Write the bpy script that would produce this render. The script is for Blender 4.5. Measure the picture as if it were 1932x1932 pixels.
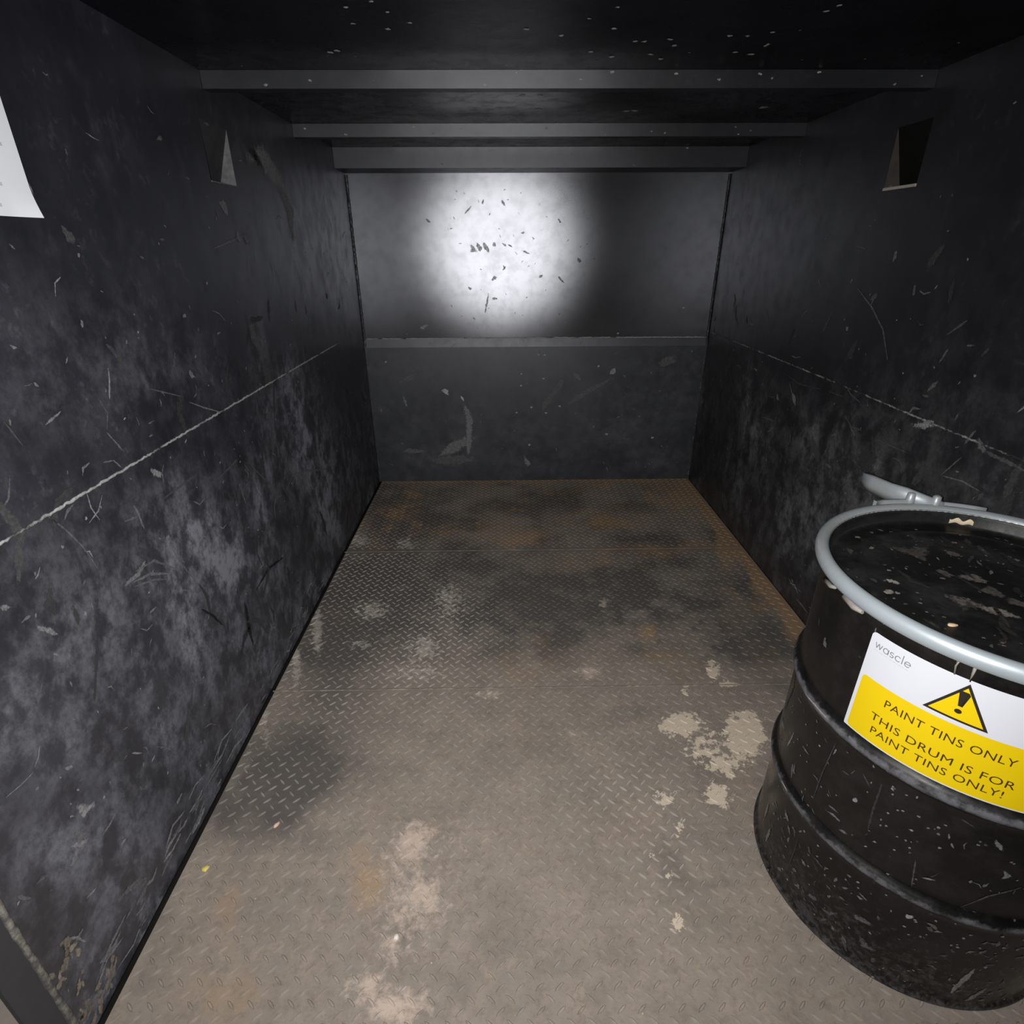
import bpy, bmesh, math, random
import numpy as np
from mathutils import Matrix, Vector
for o in list(bpy.data.objects): bpy.data.objects.remove(o)
SC = bpy.context.scene; COL = SC.collection
rng = np.random.default_rng(7); random.seed(7)

S = 0.87                       # metres per measured unit
XL, XR, YB, YF = -0.9483, 1.4017, 3.9752, 0.58
CAMZ, CEIL = 1.6094, 1.6094 + 0.505
SEAM_L, SEAM_R, SEAM_B = 1.1123, 1.0805, 1.0407
DX, DY = 1.0844, 1.0185        # drum axis
DRUM_R, DRUM_TOP = 0.346, 0.9515

# ---------------------------------------------------------------- camera, light, world, exposure
def cam_axes(pitch, yaw, roll):
    fw = Vector((math.sin(yaw)*math.cos(pitch), math.cos(yaw)*math.cos(pitch), -math.sin(pitch)))
    rt = fw.cross(Vector((0,0,1))).normalized(); up = rt.cross(fw)
    c, s = math.cos(roll), math.sin(roll)
    return c*rt + s*up, -s*rt + c*up, fw
_r, _u, _f = cam_axes(0.44191, 0.013358, -0.0047)
_m = Matrix((( _r.x, _u.x, -_f.x, 0), (_r.y, _u.y, -_f.y, 0), (_r.z, _u.z, -_f.z, CAMZ*S), (0,0,0,1)))
cd = bpy.data.cameras.new('camera'); cam = bpy.data.objects.new('camera', cd); COL.objects.link(cam)
cam.matrix_world = _m
cd.sensor_width = 36; cd.sensor_fit = 'HORIZONTAL'; cd.lens = 36*1060.08/1932; cd.clip_start = 0.01
SC.camera = cam

ld = bpy.data.lights.new('phone_flash', 'AREA'); ld.shape = 'DISK'; ld.size = 0.022; ld.energy = 33.0; ld.spread = math.radians(158); ld.color = (1.0, 0.985, 0.97)
lo = bpy.data.objects.new('phone_flash', ld); COL.objects.link(lo)
_lm = _m @ Matrix.Rotation(math.radians(5), 4, 'Y') @ Matrix.Rotation(math.radians(-5), 4, 'X'); _lm.translation = Vector((-0.035*S, 0.0, (CAMZ+0.005)*S)); lo.matrix_world = _lm

wd = bpy.data.worlds.new('dim_outdoors'); SC.world = wd; wd.use_nodes = True
wd.node_tree.nodes['Background'].inputs[0].default_value = (0.55, 0.6, 0.8, 1)
wd.node_tree.nodes['Background'].inputs[1].default_value = 0.004
SC.view_settings.view_transform = 'Standard'; SC.view_settings.look = 'None'
SC.view_settings.exposure = 0.0; SC.view_settings.gamma = 1.0; SC.view_settings.use_curve_mapping = False
SC.cycles.max_bounces = 8; SC.cycles.transparent_max_bounces = 24; SC.cycles.glossy_bounces = 4

# ---------------------------------------------------------------- helpers
def nval(shape, n):            # smooth value noise on a grid of n[0] x n[1] cells
    g = rng.random((n[0]+2, n[1]+2))
    x = np.linspace(0, n[0], shape[0]); y = np.linspace(0, n[1], shape[1])
    xi, yi = x.astype(int), y.astype(int); fx, fy = x-xi, y-yi
    fx = (fx*fx*(3-2*fx))[:,None]; fy = (fy*fy*(3-2*fy))[None,:]
    a = g[np.ix_(xi,yi)]; b = g[np.ix_(xi+1,yi)]; c = g[np.ix_(xi,yi+1)]; d = g[np.ix_(xi+1,yi+1)]
    return (a*(1-fx)+b*fx)*(1-fy) + (c*(1-fx)+d*fx)*fy
def fbm(shape, n, octv=4):
    out = 0; amp = 0; a = 1.0
    for k in range(octv):
        out = out + a*nval(shape, (int(n[0]*2**k)+1, int(n[1]*2**k)+1)); amp += a; a *= .55
    return out/amp
def blob_field(U, V, blobs):
    f = np.zeros_like(U)
    for amt, cx, cy, ax, ay, bx, by in blobs:
        det = ax*by - ay*bx
        if abs(det) < 1e-9: continue
        du, dv = U-cx, V-cy
        s = (du*by - dv*bx)/det; t = (dv*ax - du*ay)/det
        f = np.maximum(f, amt*np.exp(-0.5*(s*s+t*t)*1.2))
    return f

class MB:
    """collects faces and their attributes; build() links them as one mesh object"""
    def __init__(self): self.v = []; self.f = []; self.mi = []; self.at = {}; self.sm = []
    def vert(self, p, **at):
        self.v.append((p[0], p[1], p[2])); i = len(self.v)-1
        for k, x in at.items(): self.at.setdefault(k, {})[i] = x
        return i
    def face(self, idx, m=0, smooth=False): self.f.append(tuple(idx)); self.mi.append(m); self.sm.append(smooth)
    def box(self, a, b, m=0):
        x0,y0,z0 = a; x1,y1,z1 = b
        i = [self.vert(p) for p in ((x0,y0,z0),(x1,y0,z0),(x1,y1,z0),(x0,y1,z0),(x0,y0,z1),(x1,y0,z1),(x1,y1,z1),(x0,y1,z1))]
        for q in ((0,3,2,1),(4,5,6,7),(0,1,5,4),(1,2,6,5),(2,3,7,6),(3,0,4,7)): self.face([i[k] for k in q], m)
    def quad(self, a, b, c, d, m=0): self.face([self.vert(a), self.vert(b), self.vert(c), self.vert(d)], m)
    def lathe(self, prof, c, n=96, m=0, close=False, attr=None):
        rings = []
        for k, (r, z) in enumerate(prof):
            at = {kk: vv[k] for kk, vv in (attr or {}).items()}
            rings.append([self.vert((c[0]+r*math.cos(2*math.pi*j/n), c[1]+r*math.sin(2*math.pi*j/n), c[2]+z), **at) for j in range(n)])
        R = rings + ([rings[0]] if close else [])
        for A, B in zip(R[:-1], R[1:]):
            for j in range(n): self.face((A[j], A[(j+1)%n], B[(j+1)%n], B[j]), m, True)
        return rings
    def tube(self, pts, rad, n=10, m=0):
        pts = [Vector(p) for p in pts]; rad = rad if isinstance(rad, (list,tuple)) else [rad]*len(pts); rings = []
        for i, p in enumerate(pts):
            d = (pts[min(i+1,len(pts)-1)]-pts[max(i-1,0)]).normalized()
            a = d.cross(Vector((0,0,1)));  a = a.normalized() if a.length > .05 else Vector((1,0,0)); b = d.cross(a)
            rings.append([self.vert(p + rad[i]*(math.cos(2*math.pi*j/n)*a + math.sin(2*math.pi*j/n)*b)) for j in range(n)])
        for A, B in zip(rings[:-1], rings[1:]):
            for j in range(n): self.face((A[j], A[(j+1)%n], B[(j+1)%n], B[j]), m, True)
        self.face(rings[0][::-1], m); self.face(rings[-1], m)
    def build(self, name, mats, parent=None, bevel=0):
        me = bpy.data.meshes.new(name)
        me.from_pydata([(x*S, y*S, z*S) for x,y,z in self.v], [], self.f)
        for m in (mats if isinstance(mats, (list,tuple)) else [mats]): me.materials.append(m)
        me.polygons.foreach_set('material_index', self.mi); me.polygons.foreach_set('use_smooth', self.sm)
        for k, d in self.at.items():
            a = me.attributes.new(k, 'FLOAT', 'POINT'); arr = np.zeros(len(self.v), dtype=np.float32)
            arr[list(d.keys())] = list(d.values()); a.data.foreach_set('value', arr)
        me.update()
        o = bpy.data.objects.new(name, me); COL.objects.link(o)
        if parent: o.parent = parent; o.matrix_parent_inverse = parent.matrix_basis.inverted()
        if bevel:
            b = o.modifiers.new('bevel', 'BEVEL'); b.width = bevel*S; b.segments = 2; b.limit_method = 'ANGLE'
        return o
def struct(o): o['kind'] = 'structure'; return o
def tag(o, label, cat, group=None):
    o['label'] = label; o['category'] = cat
    if group: o['group'] = group
    return o
def thing(name, label, cat, loc):
    o = bpy.data.objects.new(name, None); COL.objects.link(o); o.location = Vector(loc)*S; o.empty_display_size = .05
    return tag(o, label, cat)

# marks (scuffs, paint flecks, reflection lines painted on the drum) are laid on the surface they belong to, inside its own mesh
LAY = [0]
def ribbon(mb, place, pts, w, tone, m=1, warm=0.0, taper=True):
    pts = [np.array(p, float) for p in pts]
    P = [pts[0]]                                   # resample
    for a, b in zip(pts[:-1], pts[1:]):
        k = max(1, int(np.linalg.norm(b-a)/max(w*1.5, .012)))
        for t in range(1, min(k,24)+1): P.append(a+(b-a)*t/min(k,24))
    LAY[0] = (LAY[0]+1) % 9; h = .0007 + .00009*LAY[0]
    rows = []; n = len(P)
    for i, p in enumerate(P):
        d = P[min(i+1,n-1)]-P[max(i-1,0)]; L = np.linalg.norm(d); d = d/L if L > 0 else np.array([1.,0])
        nn = np.array([-d[1], d[0]])
        e = 1.0
        if taper and n > 2: e = .35 + .65*math.sin(math.pi*min(max((i+.35)/(n-.3),0),1))
        ww = w*e*random.uniform(.75,1.2)
        ext = -d*w*.4 if i == 0 else (d*w*.4 if i == n-1 else 0)
        c = 0.0 if (i in (0,n-1)) else 1.0
        if n == 2: c = .0
        rows.append([mb.vert(place(*(p+ext+nn*ww*k), h), cov=(c if k == 0 else 0.0), tone=tone, warm=warm) for k in (-.8, 0, .8)])
    if n == 2:                                     # short fleck: an irregular flat fan
        p = (P[0]+P[1])/2; d = P[1]-P[0]; L = np.linalg.norm(d); d = d/max(L,1e-9); nn = np.array([-d[1], d[0]])
        for r in rows:
            for _ in r: mb.v.pop()
        for k_ in list(mb.at.values()):
            for q in [q for q in k_ if q >= len(mb.v)]: del k_[q]
        a_, b_ = L/2+w*.45, w*.62; N = 9; rim = []
        c = mb.vert(place(*p, h), cov=1.25, tone=tone, warm=warm)
        for q in range(N):
            t = 2*math.pi*q/N; j_ = random.uniform(.7,1.45)
            rim.append(mb.vert(place(*(p+d*a_*math.cos(t)*j_+nn*b_*math.sin(t)*j_), h), cov=.08, tone=tone, warm=warm))
        for q in range(N): mb.face((c, rim[q], rim[(q+1)%N]), m)
        return
    for A, B in zip(rows[:-1], rows[1:]):
        for k in (0,1): mb.face((A[k], A[k+1], B[k+1], B[k]), m)
def scatter(mb, place, n, ulim, vlim, lens, widths, tones, m=1, ang=None, dens=None, warm=0.0):
    k = 0
    while k < n:
        u = random.uniform(*ulim); v = random.uniform(*vlim)
        if dens and random.random() > dens(u, v): continue
        k += 1
        a = random.gauss(*ang) if ang else random.uniform(0, math.pi)
        L = lens[0]*(lens[1]/lens[0])**random.random(); w = random.uniform(*widths); t = random.uniform(*tones)
        bend = random.uniform(-.25,.25)*L
        d = np.array([math.cos(a), math.sin(a)]); nn = np.array([-d[1], d[0]]); c = np.array([u, v])
        pts = [c-d*L/2, c+nn*bend, c+d*L/2] if L > .02 else [c-d*L/2, c+d*L/2]
        ribbon(mb, place, pts, w, t, m, warm)

# ---------------------------------------------------------------- materials
class NT:
    def __init__(self, name):
        self.m = bpy.data.materials.new(name); self.m.use_nodes = True; self.t = self.m.node_tree; self.t.nodes.clear()
        self.out = self.t.nodes.new('ShaderNodeOutputMaterial')
    def n(self, typ, ins=None, **props):
        x = self.t.nodes.new(typ)
        for k, v in props.items(): setattr(x, k, v)
        for k, v in (ins or {}).items():
            if hasattr(v, 'is_linked') or hasattr(v, 'links'): self.t.links.new(v, x.inputs[k])
            else: x.inputs[k].default_value = v
        return x
    def attr(self, name): return self.n('ShaderNodeAttribute', attribute_name=name).outputs['Fac']
    def pos(self): return self.n('ShaderNodeTexCoord').outputs['Object']
    def noise(self, scale, detail=5, rough=.6, vec=None, stretch=None):
        v = vec or self.pos()
        if stretch: v = self.n('ShaderNodeMapping', {'Vector': v, 'Scale': stretch}).outputs[0]
        return self.n('ShaderNodeTexNoise', {'Vector': v, 'Scale': scale, 'Detail': detail, 'Roughness': rough}).outputs['Fac']
    def math(self, op, a, b=0.0, clamp=False):
        x = self.n('ShaderNodeMath', operation=op, use_clamp=clamp)
        for i, v in enumerate((a, b)):
            if hasattr(v, 'links'): self.t.links.new(v, x.inputs[i])
            else: x.inputs[i].default_value = v
        return x.outputs[0]
    def ramp(self, v, lo, hi, a=0.0, b=1.0):
        return self.n('ShaderNodeMapRange', {'Value': v, 'From Min': lo, 'From Max': hi, 'To Min': a, 'To Max': b}, interpolation_type='SMOOTHSTEP').outputs[0]
    def mix(self, f, a, b):
        x = self.n('ShaderNodeMix', data_type='RGBA')
        for i, v in ((0, f), (6, a), (7, b)):
            if hasattr(v, 'links'): self.t.links.new(v, x.inputs[i])
            else: x.inputs[i].default_value = (*v, 1) if isinstance(v, tuple) and len(v) == 3 else v
        return x.outputs[2]
    def bump(self, h, strength=.3, dist=.002):
        return self.n('ShaderNodeBump', {'Height': h, 'Strength': strength, 'Distance': dist}).outputs[0]
    def princ(self, **kw):
        mp = {'col':'Base Color','rough':'Roughness','metal':'Metallic','spec':'Specular IOR Level','nor':'Normal'}
        return self.n('ShaderNodeBsdfPrincipled', {mp[k]: ((*v,1) if isinstance(v, tuple) else v) for k, v in kw.items()}).outputs[0]
    def done(self, sh): self.t.links.new(sh, self.out.inputs[0]); return self.m

def wall_paint(name, gloss, gl_rough, base=(.0165,.0168,.019), dustc=(.115,.115,.125), stretch=(1,1,1), spec=.35, amb=1.0, rlo=.44, rhi=.75, bmp=.12, wavy=0):
    n = NT(name)
    big = n.noise(5, 6, .62, stretch=stretch); fine = n.noise(42, 6, .7, stretch=stretch); mid = n.noise(15, 5, .65, stretch=stretch)
    dust = n.attr('dust'); dark = n.attr('dark')
    f = n.math('MULTIPLY', dust, n.math('MULTIPLY', n.ramp(mid, .38, .62, .22, 1.25), n.ramp(n.noise(70, 5, .75, stretch=(1,1,.8)), .3, .65, .55, 1.25)))
    f = n.math('ADD', f, n.math('MULTIPLY', n.ramp(fine, .52, .72), n.math('MULTIPLY', n.ramp(big, .4, .65), .16*amb)))
    f = n.math('MULTIPLY', f, n.math('SUBTRACT', 1.0, dark), True)
    c0 = n.mix(n.ramp(big, .35, .65), base, tuple(x*1.5 for x in base))
    c = n.mix(f, c0, dustc)
    # tiny specks of paint
    vor = n.n('ShaderNodeTexVoronoi', {'Vector': n.pos(), 'Scale': 26.0, 'Randomness': 1.0})
    sp = n.math('MULTIPLY', n.ramp(vor.outputs['Distance'], .05, .03), n.ramp(n.n('ShaderNodeSeparateColor', {'Color': vor.outputs['Color']}).outputs[0], .80, .84))
    c = n.mix(n.math('MULTIPLY', sp, .55*amb), c, (.32,.32,.33))
    rough = n.ramp(n.math('ADD', mid, n.math('MULTIPLY', f, .5)), .3, 1.0, rlo, rhi)
    nor = n.bump(n.math('ADD', mid, n.math('MULTIPLY', fine, .4)), bmp, .004)
    a = n.princ(col=c, rough=rough, spec=spec, nor=nor)
    g = n.n('ShaderNodeBsdfAnisotropic', {'Color': (.9,.92,1,1), 'Roughness': gl_rough}, distribution='BECKMANN').outputs[0]
    if wavy:          # rolled paint film with a slight orange peel: its facets lean a few degrees every way
        for k in range(8):
            d = (wavy*math.cos(k*math.pi/4), -1.0, wavy*math.sin(k*math.pi/4))
            lean = n.n('ShaderNodeVectorMath', {0: d}, operation='NORMALIZE').outputs[0]
            gk = n.n('ShaderNodeBsdfAnisotropic', {'Color': (.9,.92,1,1), 'Roughness': gl_rough, 'Normal': lean}, distribution='BECKMANN').outputs[0]
            g = n.n('ShaderNodeMixShader', {0: 1/(k+2), 1: g, 2: gk}).outputs[0]
    gf = n.math('MULTIPLY', n.math('MULTIPLY', n.math('SUBTRACT', 1.0, n.math('MULTIPLY', f, .9), True), n.ramp(mid, .3, .6, .8, 1.0)), gloss)
    return n.done(n.n('ShaderNodeMixShader', {0: gf, 1: a, 2: g}).outputs[0])

def scuff_mat(name, warmc=(1.0,.82,.6), sharp=2.2, top=.95):
    n = NT(name)
    cov = n.attr('cov'); tone = n.attr('tone'); warm = n.attr('warm')
    nz = n.ramp(n.noise(150, 4, .7), .3, .7); nb = n.ramp(n.noise(48, 4, .65), .3, .7)
    f = n.math('SUBTRACT', n.math('MULTIPLY', cov, 1.75), n.math('ADD', n.math('MULTIPLY', nz, .45), n.math('MULTIPLY', nb, .55)))
    f = n.math('MULTIPLY', f, sharp, True)
    f = n.math('MULTIPLY', f, n.ramp(nz, 0, 1, top, top*.55))
    tc = n.n('ShaderNodeCombineColor', {0: tone, 1: tone, 2: n.math('MULTIPLY', tone, 1.03)}).outputs[0]
    c = n.mix(warm, tc, n.n('ShaderNodeMix', {0: 1.0, 6: tc, 7: (*warmc,1)}, data_type='RGBA', blend_type='MULTIPLY').outputs[2])
    d = n.princ(col=c, rough=.6, spec=.3)
    t = n.n('ShaderNodeBsdfTransparent').outputs[0]
    return n.done(n.n('ShaderNodeMixShader', {0: f, 1: t, 2: d}).outputs[0])

M_LEFT = wall_paint('black_wall_paint_left', .07, .36, base=(.0135,.014,.0185), dustc=(.185,.188,.22), stretch=(1,1,.85), amb=1.15)
M_RIGHT = wall_paint('black_wall_paint_right', .045, .36, base=(.0105,.0106,.0125), dustc=(.17,.17,.18), stretch=(1,1,.85), amb=.8)
M_BACK = wall_paint('black_wall_paint_back', .165, .229, wavy=.075, base=(.017,.018,.020), spec=.22, amb=.3, rlo=.55, rhi=.8, bmp=.05)
M_BACKLOW = wall_paint('black_plate_paint', .03, .4, base=(.026,.028,.033), spec=.3, amb=.8)
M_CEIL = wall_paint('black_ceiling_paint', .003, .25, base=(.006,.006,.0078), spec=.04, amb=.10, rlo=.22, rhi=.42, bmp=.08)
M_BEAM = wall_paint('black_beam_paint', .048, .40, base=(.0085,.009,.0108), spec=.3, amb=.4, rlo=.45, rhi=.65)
M_SCUFF_REFL = scuff_mat('pale_scuffs_reflections')
M_SCR = scuff_mat('dull_scratches', sharp=3, top=.62)

def weld_mat():
    n = NT('scuffed_weld_bead'); a = n.attr('worn'); nz = n.noise(60, 4, .7)
    f = n.ramp(n.math('ADD', a, n.math('MULTIPLY', nz, .8)), .55, .95)
    return n.done(n.princ(col=n.mix(f, (.02,.02,.022), (.30,.30,.30)), rough=.6, nor=n.bump(nz, .6, .004)))
M_WELD = weld_mat()
def simple(name, col, rough=.5, metal=0.0, spec=.5, var=.25, scale=30):
    n = NT(name); nz = n.noise(scale, 5, .65)
    c = n.mix(nz, tuple(x*(1-var) for x in col), tuple(min(1,x*(1+var)) for x in col))
    return n.done(n.princ(col=c, rough=rough, metal=metal, spec=spec, nor=n.bump(nz, .08, .002)))
M_DARKSTEEL = simple('dark_steel_edge', (.035,.036,.04), .5)
M_GAP = simple('near_black_gap', (.010,.009,.008), .9, spec=.1)  # near-black colour of the strips in the floor-edge gaps
M_DUSTY = simple('dusty_steel', (.105,.105,.11), .7, var=.85, scale=60)
M_RUSTY = simple('rusty_steel', (.05,.04,.036), .65, var=.5, scale=40)

LEFT_MARKS = [[0.3,0.0048,[[1.137,1.279],[1.196,1.295]]],[0.12,0.0035,[[1.048,1.317],[1.058,1.291],[1.072,1.251]]],[0.2,0.0053,[[1.304,1.216],[1.346,1.147]]],[0.2,0.0033,[[1.508,1.271],[1.658,1.212]]],[0.3,0.0045,[[1.681,1.191],[1.758,1.153],[1.858,1.111]]],[0.1,0.0117,[[1.678,1.34],[1.656,1.306],[1.622,1.278]]],[0.32,0.0173,[[1.725,1.268],[1.742,1.255]]],[0.4,0.02,[[1.43,1.066],[1.457,1.044]]],[0.25,0.0061,[[1.186,1.144],[1.198,1.163],[1.226,1.166]]],[0.25,0.004,[[1.26,1.153],[1.299,1.144],[1.322,1.113]]],[0.2,0.0068,[[1.096,1.079],[1.116,1.096],[1.143,1.102]]],[0.18,0.0042,[[1.061,1.111],[1.093,1.061],[1.12,1.004],[1.141,0.926]]],[0.25,0.0083,[[1.316,1.021],[1.325,0.987],[1.328,0.941]]],[0.2,0.006,[[1.264,0.995],[1.323,0.983]]],[0.13,0.008,[[1.719,0.917],[1.903,0.93]]],[0.1,0.0088,[[1.43,0.981],[1.635,0.98]]],[0.35,0.0074,[[1.988,0.791],[2.016,0.735]]],[0.2,0.008,[[1.874,0.839],[1.884,0.759]]],[0.15,0.007,[[1.979,0.88],[2.132,0.723]]],[0.2,0.0117,[[2.254,0.654],[2.346,0.689],[2.489,0.656],[2.814,0.542]]],[0.3,0.0165,[[1.195,0.854],[1.257,0.849],[1.306,0.87]]],[0.24,0.0074,[[1.221,0.843],[1.297,0.824],[1.386,0.771]]],[0.2,0.0076,[[1.246,0.862],[1.327,0.848],[1.415,0.765]]],[0.2,0.0053,[[1.223,0.831],[1.304,0.802],[1.364,0.767]]],[0.32,0.0152,[[0.939,0.926],[0.961,0.895],[0.975,0.867]]],[0.2,0.0085,[[0.916,0.95],[0.937,0.948]]],[0.25,0.0064,[[1.243,0.733],[1.283,0.73]]],[0.4,0.007,[[1.06,0.875],[1.061,0.858]]],[0.25,0.0092,[[1.565,0.803],[1.604,0.765]]],[0.2,0.0058,[[1.412,0.843],[1.427,0.79],[1.471,0.697]]],[0.3,0.0066,[[1.127,1.441],[1.138,1.434]]],[0.3,0.0088,[[1.339,1.463],[1.337,1.447]]],[0.3,0.0116,[[1.764,1.426],[1.781,1.426]]],[0.25,0.0096,[[1.943,1.352],[1.977,1.351]]],[0.25,0.0069,[[1.15,1.363],[1.157,1.357]]],[0.3,0.0114,[[1.401,0.873],[1.418,0.877]]],[0.3,0.007,[[1.067,1.035],[1.071,1.029]]],[0.22,0.0061,[[1.452,1.156],[1.477,1.153]]],[0.25,0.0051,[[1.462,1.187],[1.494,1.186]]],[0.35,0.0143,[[2.281,0.107],[2.288,0.091]]],[0.3,0.0046,[[0.951,0.841],[0.958,0.832]]],[0.25,0.0105,[[0.903,0.991],[0.891,1.003]]],[0.02,0.0218,[[1.717,0.461],[1.705,0.368],[1.699,0.25]]],[0.02,0.0109,[[1.459,0.6],[1.514,0.532],[1.55,0.467]]],[0.02,0.0132,[[1.809,0.434],[1.952,0.449],[2.108,0.412]]],[0.42,0.0252,[[0.859,0.501],[0.866,0.469],[0.891,0.454]]],[0.4,0.017,[[0.799,0.45],[0.824,0.42],[0.842,0.401]]],[0.25,0.0259,[[0.829,0.466],[0.834,0.431],[0.816,0.421]]],[0.3,0.0134,[[0.813,0.416],[0.787,0.399]]],[0.18,0.0093,[[0.71,0.46],[0.727,0.455],[0.746,0.437]]],[0.2,0.0092,[[0.675,0.487],[0.692,0.444]]],[0.4,0.0061,[[0.78,0.294],[0.816,0.28]]],[0.3,0.0064,[[0.875,0.372],[0.906,0.372],[0.93,0.378]]],[0.35,0.0078,[[0.908,0.289],[0.925,0.289]]],[0.3,0.0073,[[0.723,0.241],[0.746,0.243]]],[0.35,0.0057,[[0.705,0.281],[0.729,0.244],[0.74,0.202]]],[0.3,0.0154,[[0.823,0.105],[0.793,0.099],[0.755,0.106],[0.742,0.121]]],[0.25,0.0219,[[0.933,0.102],[0.907,0.1],[0.878,0.103]]],[0.22,0.0197,[[0.851,0.184],[0.906,0.147],[0.943,0.109]]],[0.3,0.0109,[[0.678,0.067],[0.701,0.066],[0.723,0.041]]],[0.25,0.0134,[[0.859,0.039],[0.879,0.031]]],[0.35,0.0112,[[1.106,0.175],[1.137,0.176]]],[0.2,0.0213,[[1.039,0.113],[1.09,0.098],[1.113,0.113]]],[0.22,0.0236,[[1.228,0.059],[1.284,0.058],[1.339,0.05]]],[0.2,0.0201,[[1.154,0.082],[1.199,0.071]]],[0.3,0.0077,[[0.869,0.6],[0.881,0.59]]],[0.35,0.0044,[[0.829,0.501],[0.84,0.489]]],[0.35,0.0044,[[0.843,0.525],[0.845,0.52]]],[0.35,0.0034,[[0.848,0.599],[0.85,0.595]]],[0.35,0.0038,[[0.869,0.534],[0.873,0.529]]],[0.2,0.0139,[[1.854,1.882],[1.877,1.885]]],[0.2,0.0068,[[2.161,1.97],[2.205,1.967]]],[0.12,0.0481,[[2.468,1.954],[2.546,1.934],[2.613,1.877]]],[0.28,0.0404,[[2.174,1.745],[2.213,1.718]]],[0.22,0.0056,[[1.211,1.617],[1.219,1.609]]],[0.12,0.0259,[[1.375,1.642],[1.388,1.626]]],[0.25,0.0286,[[2.251,1.651],[2.267,1.636]]],[0.2,0.0251,[[2.314,1.648],[2.34,1.625]]],[0.18,0.0081,[[1.734,1.632],[1.767,1.629]]],[0.15,0.0056,[[1.618,1.592],[1.65,1.582]]],[0.2,0.0056,[[1.966,1.801],[1.984,1.797]]],[0.34,0.1104,[[2.437,1.944],[2.639,1.927],[2.787,1.858],[2.845,1.751]]],[0.28,0.0915,[[2.75,1.884],[2.866,1.752],[2.818,1.602]]],[0.2,0.0083,[[2.04,1.605],[2.364,1.657]]],[0.15,0.0696,[[2.211,1.4],[2.231,1.293],[2.291,1.203]]],[0.12,0.0911,[[2.272,1.165],[2.304,1.116]]]]
LEFT_DUST = [[0.9,2.575,1.009,0.198,-0.047,-0.077,-0.152],[0.7,2.718,0.65,0.347,-0.123,-0.074,-0.144],[0.9,2.805,0.345,0.162,-0.074,-0.079,-0.154],[0.6,1.824,0.483,0.313,-0.196,-0.08,-0.16],[0.5,1.503,0.373,0.384,-0.32,-0.071,-0.142],[0.45,1.82,0.267,0.385,-0.287,-0.056,-0.111],[0.35,1.075,0.822,0.254,-0.19,-0.086,-0.175],[0.35,0.831,0.72,0.234,-0.256,-0.092,-0.188],[0.5,1.329,0.175,0.158,-0.173,-0.09,-0.181],[0.8,0.899,0.08,0.084,-0.146,-0.066,-0.134],[0.7,0.718,0.095,0.058,-0.126,-0.032,-0.064],[0.5,0.83,0.432,0.102,-0.148,-0.061,-0.125],[0.45,2.279,1.286,0.103,-0.015,-0.075,-0.148],[0.3,3.26,1.524,0.316,-0.009,-0.117,-0.227],[0.35,2.553,1.934,0.238,0.03,-0.046,-0.092],[0.25,1.426,1.333,0.542,-0.108,-0.07,-0.142],[0.5,1.708,0.045,0.256,-0.237,-0.056,-0.11],[0.3,1.533,0.923,0.377,-0.171,-0.056,-0.113],[0.5,3.319,0.54,0.31,-0.101,-0.12,-0.231]]
LEFT_DARK = [[0.8,3.531,0.948,0.288,-0.055,-0.152,-0.292],[0.7,2.252,0.302,0.121,-0.071,-0.055,-0.108],[0.6,1.779,0.394,0.07,-0.048,-0.045,-0.089],[0.5,2.079,0.555,0.21,-0.108,-0.039,-0.078],[0.6,0.768,0.647,0.053,-0.068,-0.027,-0.055],[0.5,0.881,0.502,0.046,-0.059,-0.021,-0.042],[0.5,1.319,0.298,0.072,-0.072,-0.029,-0.058]]
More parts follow.
